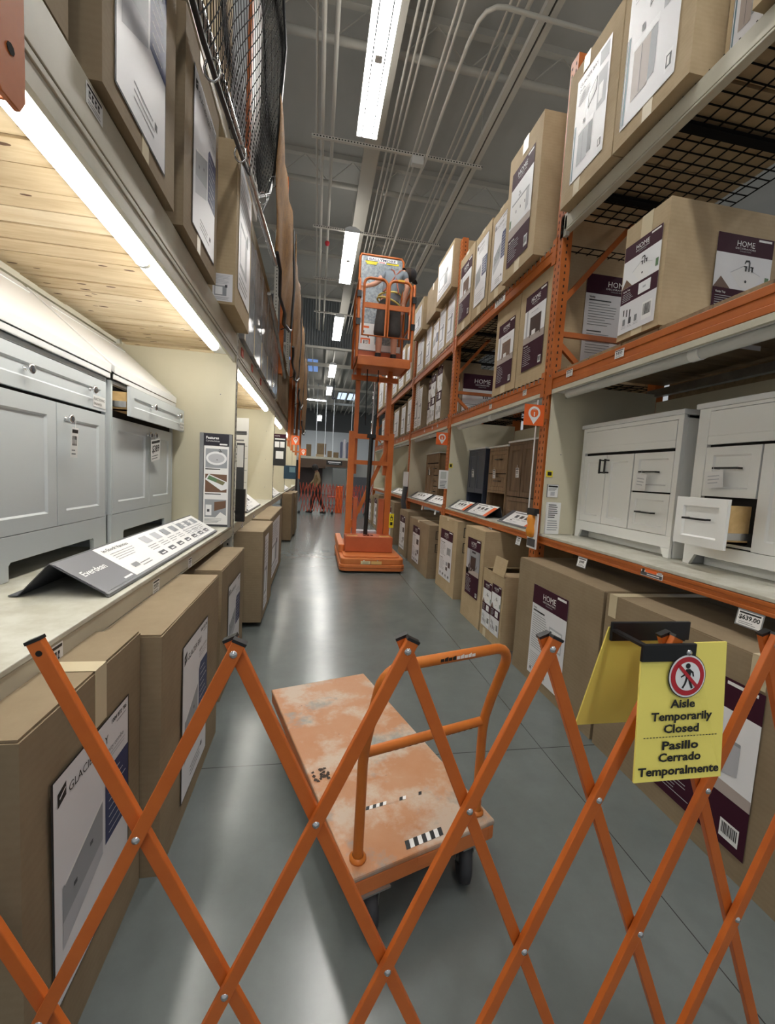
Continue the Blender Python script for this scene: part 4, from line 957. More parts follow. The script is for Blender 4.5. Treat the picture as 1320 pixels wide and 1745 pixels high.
# ------------------------------------------------------------------ netting, rods and orange net posts (left)
def net_post(y, z0, z1, label, x=-.66, group=None, w_=.09):
    t = thing('net_post', label, 'net post', (x, y, z0))
    mb = MB()
    k = w_/2; pts = [(x+.012, y-k, z1), (x+.012, y-k, z0+.03), (x+.012, y-k*.6, z0), (x+.012, y+k*.6, z0), (x+.012, y+k, z0+.03), (x+.012, y+k, z1)]
    mb.prism(pts, (-.012, 0, 0), ORG); mb.box((x-.05, y-k, z0+.03), (x, y-k+.006, z1), ORG); mb.box((x-.05, y+k-.006, z0+.03), (x, y+k, z1), ORG)
    mb.build('post_body', t, bevel=.002)
    mb = MB(); zc = max(z0+.5, 2.5) if z0 < 2.2 else z0+.35
    mb.box((-.6985, y-.02, zc), (x-.02, y+.02, zc+.05), GALV); mb.build('mount_arm', t)
    mb = MB()
    for i in range(int((z1-z0)/.14)): mb.cyl((x+.012, y, z0+.1+i*.14), (x+.0135, y, z0+.1+i*.14), .011, DARK, 8)
    mb.build('bolt_hole_row', t)
    return t
net_post(1.05, 2.22, 3.9, 'orange net post hanging at the upper left picture edge')
net_post(3.83, 3.45, 6.2, 'orange net post behind the black net'); net_post(7.1, 3.0, 6.0, 'orange net post beside the orange net curtains', -.62)
net_post(9.75, 2.0, 5.2, 'perforated orange net post above the left pin sign', -.62); net_post(10.6, 1.95, 5.0, 'second perforated orange net post above the left pin sign', -.60)
net_post(12.3, 1.9, 5.0, 'far orange net post on the left', -.58); net_post(14.6, 1.2, 5.0, 'farthest orange net post on the left', -.56)
LOW = [(1.5, 3.27), (2.06, 3.3), (2.38, 3.35), (2.94, 3.46), (3.7, 3.67), (4.4, 4.12), (4.74, 4.56), (5.0, 5.3), (5.2, 6.3)]
def low(y):
    for (a, p), (b, q) in zip(LOW, LOW[1:]):
        if a <= y <= b: return p+(q-p)*(y-a)/(b-a)
    return LOW[-1][1]
t = thing('safety_net', 'black diamond safety net across the upper left boxes', 'net', (-.55, 3.2, 3.3))
mb = MB(); s_ = .036; ny = int(3.7/s_); nz = int(3.2/(s_*1.5))
def npt(i, k):
    y = 1.5+i*s_; z = 3.25+k*s_*1.5
    return Vector((-.56+.025*math.sin(y*4)+.02*math.sin(z*5+y), y, z))
for i in range(ny):
    for k in range(nz):
        if (i+k) % 2: continue
        for dk in (1, -1):
            a = npt(i, k); b = npt(i+1, k+dk)
            if a.z > low(a.y)-.01 and b.z > low(b.y)-.01 and 3.2 < b.z < 6.6: mb.beam(a, b, .004, .004, BLKM, up=(1, 0, 0))
mb.build('net_mesh', t)
mb = MB(); mb.tube([(-.55, y, z) for y, z in LOW], .014, BLACK, 6); mb.build('edge_rope', t)
mb = MB(); mb.tube([(-.545, 4.75, 6.5), (-.50, 4.95, 5.9), (-.52, 4.8, 5.2), (-.55, 4.74, 4.56), (-.56, 4.3, 4.0), (-.6, 4.2, 3.8)], .016, BLACK, 6); mb.build('side_rope', t)
for y in (2.2, 2.9, 3.9, 4.6):
    mb = MB(); z = low(y); mb.tube([(-.545+.035*math.cos(a), y, z-.02+.05*math.sin(a)) for a in [i*math.pi/5 for i in range(10)]], .006, STEEL, 6, closed=True); mb.build('snap_hook', t)
mb = MB(); mb.tube([(-.63, 1.5, 3.52), (-.50, 4.6, 3.58)], .024, STEEL, 10); tag(mb.build('steel_rod', loc=(-.58, 3, 3.55)), 'shiny steel rod along the foot of the black net', 'rod')
mb = MB(); mb.tube([(-.57, 4.75, 3.34), (-.56, 6.2, 3.1), (-.56, 7.04, 2.97)], .02, GALV, 8); tag(mb.build('steel_rod', loc=(-.58, 5, 3.2)), 'dull steel rod slanting below the orange net curtain', 'rod')
def curtain(label, ya, yb, zl, zh, x, sag=.25, seed=0):
    t = thing('net_curtain', label, 'net curtain', (x, (ya+yb)/2, zl))
    mb = MB(); n, m_ = 26, 18; vs = []
    for i in range(n+1):
        u = i/n; y = ya+(yb-ya)*u; bot = zl+sag*abs(2*u-1)**2; top = zh-.12*math.sin(math.pi*u)
        for k in range(m_+1):
            v = k/m_; z = bot+(top-bot)*v
            vs.append((x+.06*math.sin(math.pi*v)*math.sin(math.pi*u)+.018*math.sin(u*19+seed)+.012*math.sin(v*9+u*7), y, z))
    mb.add(vs, [(i*(m_+1)+k, (i+1)*(m_+1)+k, (i+1)*(m_+1)+k+1, i*(m_+1)+k+1) for i in range(n) for k in range(m_)], NETO, True)
    o = mb.build('net_fabric', t); so = o.modifiers.new('thick', 'SOLIDIFY'); so.thickness = .006
    mb = MB(); mb.tube([(x+.02+.018*math.sin(i/12*19+seed), ya+(yb-ya)*i/12, zl+sag*abs(i/6-1)**2) for i in range(13)], .02, BLACK, 6); mb.build('hem_rope', t)
    mb = MB(); mb.tube([(x+.02, yb, zl+sag), (x+.05, yb-.05, (zl+zh)/2), (x+.01, yb, zh)], .02, BLACK, 6); mb.build('side_rope', t)
    for z in (zl+sag, zh-.3):
        mb = MB(); mb.tube([(x+.02, yb, z), (-.58, yb+.02, z+.03), (-.64, yb+.03, z)], .008, BLACK, 6); mb.build('tie_cord', t)
    return t
for i, (a, b, zl, zh, x) in enumerate(((4.55, 6.9, 3.42, 5.15, -.5), (7.0, 9.3, 3.2, 5.15, -.48), (9.4, 11.6, 3.0, 5.1, -.47), (11.7, 14.45, 2.6, 5.0, -.46))):
    curtain('%s orange-brown net curtain hanging down the left rack face' % ('nearest', 'second', 'third', 'farthest')[i], a, b, zl, zh, x, seed=i)

# ------------------------------------------------------------------ vanities, left display shelf (knob hardware)
# nearest: world Y 1.70..2.60 -> local x = Y-1.70
vanity('nearest white vanity with chrome knobs and a functioning drawer note, left shelf', 'L', -1.17, 1.70, 2.60, 1.001, .95, .46,
       [('drawer', .0, .9, .76, .925, 0, [('k', .24, .845), ('k', .73, .855)]), ('door', .005, .445, .18, .745, 0, []), ('door', .452, .89, .18, .745, 0, [('k', .515, .68)])],
       VGREY, legs='arch', rail=.11, legw=.13, st=.065, toptilt=(.98, 1.36, .43),
       tags=[(.49, .5, .055, .14, '', 0)])
vanity('second white vanity on the left shelf, top drawer open, price tag on doors', 'L', -1.17, 2.66, 3.70, 1.001, .95, .46,
       [('drawer', .04, 1.04, .76, .93, .085, [('k', .36, .86), ('k', .88, .87)]), ('door', .02, .56, .18, .745, 0, [('k', .52, .685)]), ('door', .567, 1.02, .18, .745, 0, [('k', .61, .69)])],
       VGREY, legs='arch', rail=.1, legw=.16, st=.07, toptilt=(.985, 1.36, .43),
       tags=[(.5, .5, .17, .15, '$389', -.15)])
def note(parent, U0, V0, w_, h_, yf, lines_):
    mb = MB(); p = Pan(mb, (U0, yf, V0), (1, 0, 0), (0, 0, 1), w_, h_); p.rect(0, 0, 1, 1, PAPER, 0)
    for i, l in enumerate(lines_): p.text(l, .06, .58-.42*i, .24, INK, 1, 'l', maxw=.86)
    return mb.build('paper_note', parent, world=False)
vans = [o for o in bpy.data.objects if o.name.startswith('bathroom_vanity') and o.type == 'EMPTY']
note(vans[0], .76, .775, .13, .06, -.0025, ('FUNCTIONING', 'DRAWER')); note(vans[1], .92, .77, .11, .06, -.09, ('FUNCTIONING', 'DRAWER'))
# vanity in the second left bay, mostly hidden behind its brochures
# ------------------------------------------------------------------ vanities, right display shelf
vanity('white vanity with twin black door handles, right shelf beside the pin sign 1 upright', 'R', 2.11, 2.16, 3.09, 1.099, .86, .5,
       [('panel', .04, .89, .665, .83, 0, []), ('door', .04, .295, .135, .645, 0, [('hv', .27, .56, .09)]), ('door', .30, .565, .135, .645, 0, [('hv', .325, .56, .09)]),
        ('drawer', .575, .89, .395, .645, 0, [('h', .73, .52, .12)]), ('drawer', .575, .89, .135, .385, 0, [('h', .73, .26, .12)])],
       VWHITE, legs='taper', rail=.08, legw=.07, st=.05, top=VTOP, topt=.03, tags=[(.64, .41, .09, .1, '-', .1)])
vanity('white vanity with its lower drawer pulled out, at the right edge', 'R', 2.11, 1.0, 2.06, 1.099, .87, .5,
       [('panel', .07, 1.04, .67, .85, 0, []), ('drawer', .07, .36, .39, .655, 0, [('h', .215, .54, .12)]), ('drawer', .07, .36, .13, .38, .15, [('h', .215, .27, .12)]),
        ('door', .37, .7, .13, .655, 0, []), ('door', .705, 1.03, .13, .655, 0, [])],
       VWHITE, legs='taper', rail=.08, legw=.07, st=.055, top=VTOP, topt=.03, tags=[(.12, .43, .1, .09, '-', -.1)])
def wall_cab(label, ya, yb, z1, mat, kind, x=2.08, D=.4):
    H = z1-1.099; W = yb-ya
    if kind == 'navy': fr = [('door', .02, W*.5-.003, .25, H-.03, 0, []), ('door', W*.5+.003, W-.02, .25, H-.03, 0, [])]; ob = (.06, .24)
    elif kind == 'drawers': fr = [('drawer', .02, W-.02, H-.3, H-.04, 0, [('h', W*.6, H-.14, .12)]), ('drawer', .02, W-.02, H-.5, H-.31, 0, [('h', W*.6, H-.39, .12)])]; ob = (.06, H-.53)
    elif kind == 'wide': fr = [('door', .02, W*.5-.003, .26, H-.03, 0, []), ('door', W*.5+.003, W-.02, .26, H-.03, 0, []), ('drawer', .02, W-.02, .06, .25, 0, [])]; ob = None
    else: fr = [('panel', .03, W-.03, H-.16, H-.02, 0, []), ('door', .03, W*.32, .1, H-.18, 0, []), ('door', W*.33, W*.62, .1, H-.18, 0, [('hv', W*.36, H*.6, .08)]), ('drawer', W*.64, W-.03, H*.55, H-.18, 0, [('h', W*.8, H*.68, .1)]), ('drawer', W*.64, W-.03, H*.32, H*.53, 0, [('h', W*.8, H*.42, .1)]), ('drawer', W*.64, W-.03, .1, H*.3, 0, [('h', W*.8, H*.2, .1)])]; ob = None
    return vanity(label, 'R', x, ya, yb, 1.099, H, D, fr, mat, legs='arch', rail=.05, legw=.06, st=.05, top=VTOP, topt=.02, over=.006, openbay=ob, cat='cabinet', name='bathroom_cabinet', tags=[(W*.42, H*.55, .07, .1, '', 0)])
wall_cab('navy cabinet with open foot shelf, on the right shelf under the pin sign 1 bay', 5.0, 5.56, 1.91, NAVYL, 'navy')
wall_cab('light oak cabinet, two drawers over an open bay, between navy and dark oak', 4.36, 4.86, 1.9, OAK, 'drawers')
wall_cab('wide dark oak cabinet with two doors over a drawer, right shelf beside the first upright', 3.72, 4.34, 1.93, OAKD, 'wide')
wall_cab('oak vanity with two doors and three drawers, on the shelf of the third right bay', 7.0, 7.85, 1.94, OAK, 'multi')

# ------------------------------------------------------------------ slanted shelf signs
def easel(label, side, x0, ya, yb, z, rise, depth, style, back=.06):
    """tent-shaped sign holder: printed face slopes up from the shelf edge"""
    s_ = 1 if side == 'R' else -1
    t = thing('sign_holder', label, 'sign holder', (x0+s_*depth/2, (ya+yb)/2, z))
    f0 = Vector((x0, 0, z+.006)); f1 = Vector((x0+s_*depth, 0, z+rise)); b0 = Vector((x0+s_*(depth+back*.55), 0, z+.003)); Y = lambda v, y: Vector((v.x, y, v.z))
    th = Vector((0, 0, .004))
    mb = MB(); sec = [f0, f1, b0, b0-Vector((-s_*.03, 0, 0)), b0-Vector((-s_*.03, 0, -.003)), b0+Vector((s_*.003, 0, .003)), f1+th, f0+th]
    mb.prism([Y(q, ya) for q in [f0, f1, f1+th, f0+th]], (0, yb-ya, 0), PICD); mb.prism([Y(q, ya) for q in [f1, b0, b0+Vector((s_*.004, 0, 0)), f1+Vector((s_*.004, 0, 0))]], (0, yb-ya, 0), PICD)
    mb.prism([Y(q, ya) for q in [b0, b0+Vector((s_*.03, 0, 0)), b0+Vector((s_*.03, 0, .003)), b0+Vector((0, 0, .003))]], (0, yb-ya, 0), PICD)
    mb.prism([Y(q, ya) for q in [f0+Vector((-s_*.004, 0, -.003)), f0+Vector((s_*.008, 0, 0)), f0+Vector((s_*.008, 0, .011)), f0+Vector((-s_*.004, 0, .008))]], (0, yb-ya, 0), GREYINK)
    mb.build('holder', t)
    mb = MB(); V = (f1-f0); w_ = yb-ya; h_ = V.length-.02; Vn = V.normalized()
    if side == 'R': p = Pan(mb, Y(f0+th+Vn*.012, yb-.004)+Vector((-.001, 0, .0012)), (0, -1, 0), Vn, w_-.008, h_)
    else: p = Pan(mb, Y(f0+th+Vn*.012, ya+.004)+Vector((.001, 0, .0012)), (0, 1, 0), Vn, w_-.008, h_)
    p.rect(0, 0, 1, 1, PAPER, 0)
    if style == 'everdean':
        p.rect(0, 0, .16, 1, M('sign_charcoal', (104, 104, 112), .35), 1); p.mb
        p.text('Everdean', .02, .48, .14, PAPER, 2, 'l', fw=.1, bold=.01); p.lines(.11, .155, .03, .12, 1, PAPER, 2, .5)
        p.text('In-Stock Vanities', .18, .82, .09, INK, 2, 'l', fw=.14); p.lines(.19, .33, .5, .76, 4, GREYINK, 2, .2); p.rect(.2, .18, .235, .3, GREYINK, 2); p.lines(.24, .31, .1, .25, 2, GREYINK, 2, .3)
        for i in range(7):
            x = .38+i*.085; p.rect(x+.02, .62, x+.07, .88, PICG if i > 1 else PALEINK, 2); p.lines(x, x+.07, .34, .56, 3, GREYINK, 2, .25, i); p.rect(x, .12, x+.05, .26, PICD, 2); p.rect(x+.012, .15, x+.04, .19, PAPER, 3)
        p.rect(.74, .0, .745, 1, PALEINK, 2); p.lines(.76, .96, .05, .9, 8, PALEINK, 2, .25, 4)
    else:
        p.rect(0, 0, .14, 1, PICD, 1); p.rect(.86 if style == 'o' else .98, 0, 1, .85, PINO if style == 'o' else PAPER, 1)
        p.rect(.18, .84, .6, .9, PICD, 2); p.rect(.7, .84, .8, .9, NAVY, 2)
        for i in range(3 if w_ > .55 else 2): p.rect(.32+i*.16, .46, .42+i*.16, .7, PICDB if i % 2 else PICD, 2); p.lines(.3+i*.16, .44+i*.16, .3, .4, 2, GREYINK, 2, .3, i)
        p.lines(.2, .6, .06, .2, 2, PALEINK, 2, .3); p.rect(.3, .22, .36, .27, INK, 2)
    mb.build('printed_sheet', t)
    return t
easel('long slanted sign with a charcoal Everdean end, on the left shelf edge', 'L', -.725, 1.625, 3.3, 1.001, .118, .19, 'everdean', .18)
easel('white slanted sign beside the tall brochures, second left bay', 'L', -.73, 4.75, 5.85, 1.001, .16, .2, 'w')
easel('far white slanted sign in the third left bay', 'L', -.72, 7.5, 8.9, 1.001, .16, .2, 'w'); easel('last white slanted sign, fourth left bay', 'L', -.72, 10, 11.6, 1.001, .16, .2, 'w')
easel('slanted shelf sign nearest to the second right upright, with an orange edge', 'R', 1.84, 5.0, 5.62, 1.099, .12, .16, 'o')
easel('middle slanted shelf sign with an orange edge, before the light oak drawers', 'R', 1.84, 4.3, 4.97, 1.099, .125, .17, 'o')
easel('slanted shelf sign with an orange corner, before the dark oak cabinet', 'R', 1.84, 3.36, 3.98, 1.099, .12, .16, 'o')
easel('slanted shelf sign in the third right bay, near end', 'R', 1.84, 5.95, 6.85, 1.099, .12, .16, 'w'); easel('slanted shelf sign in the third right bay, far end', 'R', 1.84, 6.95, 8.1, 1.099, .12, .16, 'w')
easel('slanted shelf sign in the fourth right bay', 'R', 1.84, 8.5, 10.2, 1.099, .12, .16, 'w')

# Features sign on its grey backing, standing at the panel
t = thing('features_sign', 'tall Features sign with three pictures, standing at the left cream panel', 'sign', (-.8, 3.6, 1.001))
mb = MB(); mb.box((-.93, 3.6, 1.001), (-.685, 3.625, 1.76), PICD); mb.box((-.705, 3.585, 1.001), (-.685, 3.6, 1.755), GREYINK); mb.box((-.93, 3.585, 1.001), (-.90, 3.6, 1.76), GREYINK); mb.build('sign_frame', t)
mb = MB(); p = Pan(mb, (-.897, 3.594, 1.02), (1, 0, 0), (0, 0, 1), .19, .735); p.rect(0, 0, 1, 1, PAPER, 0)
p.rect(0, .87, 1, 1, M('sign_black', (38, 36, 46), .35), 1); p.text('Features', .07, .945, .028, PAPER, 2, 'l', maxw=.6, bold=.03); p.text('Caracteristicas', .07, .915, .018, PAPER, 2, 'l', maxw=.55); p.lines(.62, .95, .88, .9, 1, PAPER, 2, .8)
p.rect(.06, .63, .94, .84, PICG, 1); pts = [(.5+.42*math.cos(a), .735+.075*math.sin(a)) for a in [i*math.pi/12 for i in range(24)]]; p.poly(pts, PICW, 2); p.poly([(.5+.33*math.cos(a), .735+.052*math.sin(a)) for a in [i*math.pi/12 for i in range(24)]], PALEINK, 3)
faucet_pic(p, .66, .8, .3, 4); p.rect(.5, .715, .56, .722, PICD, 4); p.lines(.06, .7, .605, .625, 1, INK, 2, .5)
p.rect(.06, .36, .94, .56, PICB, 1); p.poly([(.06, .5), (.2, .56), (.94, .48), (.94, .4), (.72, .38)], PICW, 2); p.poly([(.14, .505), (.22, .545), (.56, .51), (.5, .47)], PICGRN, 3); p.poly([(.56, .51), (.5, .47), (.78, .44), (.88, .475)], M('picture_olive', (122, 120, 88), .45), 3); p.lines(.06, .75, .33, .35, 1, INK, 2, .5)
p.rect(.06, .08, .94, .28, PICG, 1); p.poly([(.45, .25), (.92, .27), (.92, .19), (.45, .15)], PICB, 2); p.rect(.1, .1, .34, .22, PICW, 2); p.rect(.16, .14, .26, .17, PICD, 3); p.poly([(.5, .08), (.7, .14), (.94, .1), (.94, .08)], PAPER, 2)
p.lines(.06, .8, .015, .07, 4, GREYINK, 2, .3)
mb.build('printed_sheet', t)
# brochures past the post
mb = MB(); mb.box((-.72, 4.0, 1.3), (-.655, 4.03, 1.72), PICD); mb.box((-.715, 3.995, 1.5), (-.66, 4.0, 1.7), PAPER); mb.box((-.72, 3.99, 1.001), (-.64, 4.05, 1.3), BLACK)
tag(mb.build('brochure_box', loc=(-.69, 4.0, 1.001)), 'narrow black brochure box beside the nearest left post', 'brochure box')
mb = MB(); p = Pan(mb, (-.88, 4.55, 1.05), (1, -.4, 0), (0, 0, 1), .2, .95); p.rect(0, 0, 1, 1, PAPER, 0)
for i in range(7): p.rect(.05, .05+i*.13, .95, .055+i*.13, PICG, 1)
p.rect(.1, .82, .9, .86, PICD, 1); p.lines(.1, .8, .5, .8, 4, GREYINK, 1, .2); mb.prism([p.p(0, 0, -4), p.p(1, 0, -4), p.p(1, 1, -4), p.p(0, 1, -4)], p.N*.0024, PAPER)
tag(mb.build('brochure_rack', loc=(-.8, 4.5, 1.05)), 'tall white brochure rack in the second left bay', 'brochure rack')
mb = MB(); mb.box((-.70, 7.03, 1.56), (-.50, 7.049, 2.07), MAROON); p = Pan(mb, (-.70, 7.029, 1.56), (1, 0, 0), (0, 0, 1), .2, .51); p.rect(0, 0, 1, .88, INK, 0); p.rect(.1, .82, .9, .86, PAPER, 1)
for i in range(2): p.rect(.1+.42*i, .58, .45+.42*i, .76, PAPER, 1)
p.rect(.2, .22, .8, .46, PAPER, 1); p.text('HOME', .1, .92, .04, PAPER, 1)
tag(mb.build('maroon_sign', loc=(-.6, 6.98, 1.56)), 'maroon and black board sign on the second left divider panel', 'sign')
mb = MB(); mb.box((-.72, 9.66, 1.3), (-.45, 9.699, 1.6), M('teal_dark', (30, 62, 84), .4)); mb.box((-.6, 9.655, 1.45), (-.47, 9.66, 1.57), PICTEAL)
tag(mb.build('teal_package', loc=(-.53, 9.6, 1.3)), 'dark teal package hanging in the third left bay', 'package')

# ------------------------------------------------------------------ pin signs
def pin_sign(label, x0, x1, y, z0, z1, num, side):
    t = thing('pin_sign', label, 'sign', ((x0+x1)/2, y, z0))
    mb = MB(); mb.box((x0, y, z0), (x1, y+.004, z1), PINO)
    xx = x1 if side == 'R' else x0; mb.box((xx-.012, y+.004, z0), (xx+.012, y+.03, z1), ORG); mb.box((min(xx, XR if side == 'R' else -.7), y+.01, (z0+z1)/2-.02), (max(xx, XR if side == 'R' else -.7), y+.03, (z0+z1)/2+.02), ORG); mb.build('sign_plate', t)
    mb = MB(); p = Pan(mb, (x0, y-.001, z0), (1, 0, 0), (0, 0, 1), x1-x0, z1-z0)
    R = .3; cy = .6; a0 = math.radians(-28)
    pts = [(.5, .06)]+[(.5+R*math.cos(a), cy+R*math.sin(a)*(x1-x0)/(z1-z0)) for a in [a0+(math.pi-2*a0)*i/24 for i in range(25)]]
    p.poly(pts, PAPER, 0); p.disc(.5, cy, .2, PINO, 1); p.text(num, .5, cy-.15, .19, PAPER, 2, 'c', bold=.05); p.rect(.4, cy+.135, .6, cy+.15, PAPER, 2)
    mb.build('pin_print', t); return t
pin_sign('orange pin sign reading 1 on the nearest right upright', 1.605, 1.775, 3.14, 1.965, 2.13, '1', 'R')
pin_sign('orange pin sign reading 5 on the second right upright', 1.62, 1.79, 5.67, 1.97, 2.14, '5', 'R')
pin_sign('orange pin sign on the left side, nearest one beside the net posts', -.57, -.40, 9.66, 2.07, 2.274, '4', 'L')
pin_sign('small far orange pin sign on the left side', -.47, -.305, 12.22, 1.938, 2.122, '8', 'L')

# ------------------------------------------------------------------ things hung on the nearest right upright
t = thing('hang_package', 'orange tool in a hanging package on the nearest right upright', 'package', (1.79, 3.17, .98))
mb = MB(); mb.box((1.775, 3.1, .97), (1.787, 3.24, 1.26), PAPER); mb.build('backing_card', t)
mb = MB(); mb.lathe([(.0, 0), (.035, .01), (.042, .06), (.03, .1), (.04, .15), (.03, .185), (.0, .19)], (1.765, 3.17, 1.06), (0, 0, 1), M('amber_plastic', (232, 150, 48), .3), 14); mb.build('tool', t)
mb = MB(); mb.box((1.75, 3.11, 1.245), (1.79, 3.23, 1.3), BLACK); mb.build('card_top', t)
mb = MB(); mb.box((1.772, 3.11, .985), (1.775, 3.23, 1.05), PICD); mb.build('printed_foot', t)
mb = MB(); mb.tube([(1.80, 3.30, 1.25), (1.80, 3.30, 2.2)], .006, PAPER, 6); tag(mb.build('cord', loc=(1.8, 3.3, 1.25)), 'white cord hanging down beside the nearest right upright', 'cord')
mb = MB(); mb.box((1.86, 3.115, 1.1), (1.98, 3.134, 1.36), PAPER); p = Pan(mb, (1.86, 3.114, 1.1), (1, 0, 0), (0, 0, 1), .12, .26)
p.lines(.1, .9, .5, .95, 7, INK, 0, .4, 3); p.lines(.1, .9, .1, .45, 5, PICG, 0, .4, 5); tag(mb.build('leaflet_pad', loc=(1.92, 3.14, 1.1)), 'white leaflets hung low on the right cream panel', 'leaflets')
mb = MB(); mb.box((1.855, 3.126, 1.40), (1.95, 3.1345, 1.505), GREYINK); p = Pan(mb, (1.857, 3.125, 1.402), (1, 0, 0), (0, 0, 1), .091, .1); p.rect(0, 0, 1, 1, PAPER, 0); p.rect(.05, .8, .95, .94, INK, 1); p.lines(.08, .9, .5, .76, 3, GREYINK, 1, .4); p.rect(.3, .12, .7, .45, PALEINK, 1)
tag(mb.build('paper_sign', loc=(1.9, 3.15, 1.4)), 'small grey notice on the right cream panel', 'notice')
mb = MB(); mb.box((1.835, 3.129, 1.565), (1.89, 3.1345, 1.615), YTAG); mb.box((1.845, 3.128, 1.575), (1.88, 3.129, 1.605), INK); tag(mb.build('yellow_sticker', loc=(1.86, 3.15, 1.565)), 'small yellow sticker high on the right cream panel', 'sticker')
mb = MB(); mb.box((1.70, 5.67, 1.36), (1.83, 5.69, 1.62), PAPER); mb.box((1.72, 5.665, 1.5), (1.8, 5.67, 1.6), M('clear_bottle', (206, 210, 206), .2)); p = Pan(mb, (1.70, 5.664, 1.36), (1, 0, 0), (0, 0, 1), .13, .26); p.lines(.1, .9, .05, .45, 5, GREYINK, 0, .4)
tag(mb.build('hang_package', loc=(1.77, 5.68, 1.36)), 'white hanging package on the second right upright', 'package')
mb = MB(); mb.box((1.83, 5.66, 1.66), (1.88, 5.665, 1.72), YTAG); mb.box((1.84, 5.659, 1.67), (1.87, 5.66, 1.71), INK); tag(mb.build('yellow_sticker', loc=(1.85, 5.66, 1.66)), 'small yellow sticker on the second right upright', 'sticker')
mb = MB(); mb.box((1.72, 8.2, 1.3), (1.82, 8.22, 1.6), PAPER); mb.tube([(1.77, 8.19, 1.3), (1.74, 8.18, 1.0), (1.78, 8.19, .8), (1.75, 8.18, .6)], .05, PICD, 8); tag(mb.build('hang_package', loc=(1.77, 8.2, .6)), 'grey hose-like package hanging on the third right upright', 'package')

# price holders clipped under the right shelf edge
def price_holder(label, y0, y1, z0, z1, txt, ang=.5, group=None):
    t = thing('price_holder', label, 'price tag', (XR-.01, (y0+y1)/2, z0), 0, group)
    mb = MB(); V = Vector((math.sin(ang)*.35, 0, 1)).normalized(); p = Pan(mb, (XR-.012, y1, z0), (0, -1, 0), V, y1-y0, z1-z0)
    mb.prism([p.p(-.05, -.08, -2), p.p(1.05, -.08, -2), p.p(1.05, 1.1, -2), p.p(-.05, 1.1, -2)], p.N*.001, GREYINK); mb.build('holder', t)
    mb = MB(); p = Pan(mb, p.p(0, 0, 0), (0, -1, 0), V, y1-y0, z1-z0); price_art(p, txt, int(y0*10)); mb.build('price_card', t)
    return t
price_holder('price tag reading 639 under the right shelf edge', 1.37, 1.47, .955, 1.015, '$639.00')
price_holder('price tag under the right shelf, above the carton with white sink label', 2.5, 2.59, .955, 1.015, '$449')
price_holder('price tag above the dark bathroom photo carton', 4.05, 4.13, .95, 1.015, ''); price_holder('price tag above the opened low carton', 3.42, 3.5, .95, 1.015, '')
price_holder('small price tag in the third right bay, near one', 6.1, 6.18, .95, 1.015, ''); price_holder('small price tag in the third right bay, far one', 6.9, 6.98, .95, 1.015, '')
mb = MB(); p = Pan(mb, (XR-.003, 2.03, 1.03), (0, -1, 0), (.1, 0, 1), .15, .05); p.rect(0, 0, 1, 1, PAPER, 0); p.rect(0, .05, .98, .4, PICD, 1); p.rect(.2, .42, .72, .9, PINO, 1); p.rect(.05, .3, .16, .9, INK, 1); p.rect(.78, .45, .95, .9, PALEINK, 1); p.lines(.3, .9, .1, .35, 1, PAPER, 2, .4)
mb.prism([p.p(0, 0, -2), p.p(1, 0, -2), p.p(1, 1, -2), p.p(0, 1, -2)], p.N*.001, GREYINK); tag(mb.build('shelf_sticker', loc=(XR, 1.95, 1.03)), 'orange and black sticker on the right orange shelf beam', 'sticker')
for i, (y, z) in enumerate(((4.2, .93), (5.0, .94), (5.9, .93))):
    mb = MB(); p = Pan(mb, (-.685, y, z-.05), (0, 1, .15), (-.25, 0, 1), .09, .06); price_art(p, '', i); mb.prism([p.p(0, 0, -1.5), p.p(1, 0, -1.5), p.p(1, 1.3, -1.5), p.p(0, 1.3, -1.5)], p.N*.0008, GREYINK)
    tag(mb.build('price_holder', loc=(-.69, y, z)), '%s white price flag hanging below the second left bay shelf' % ('first', 'second', 'third')[i], 'price tag')

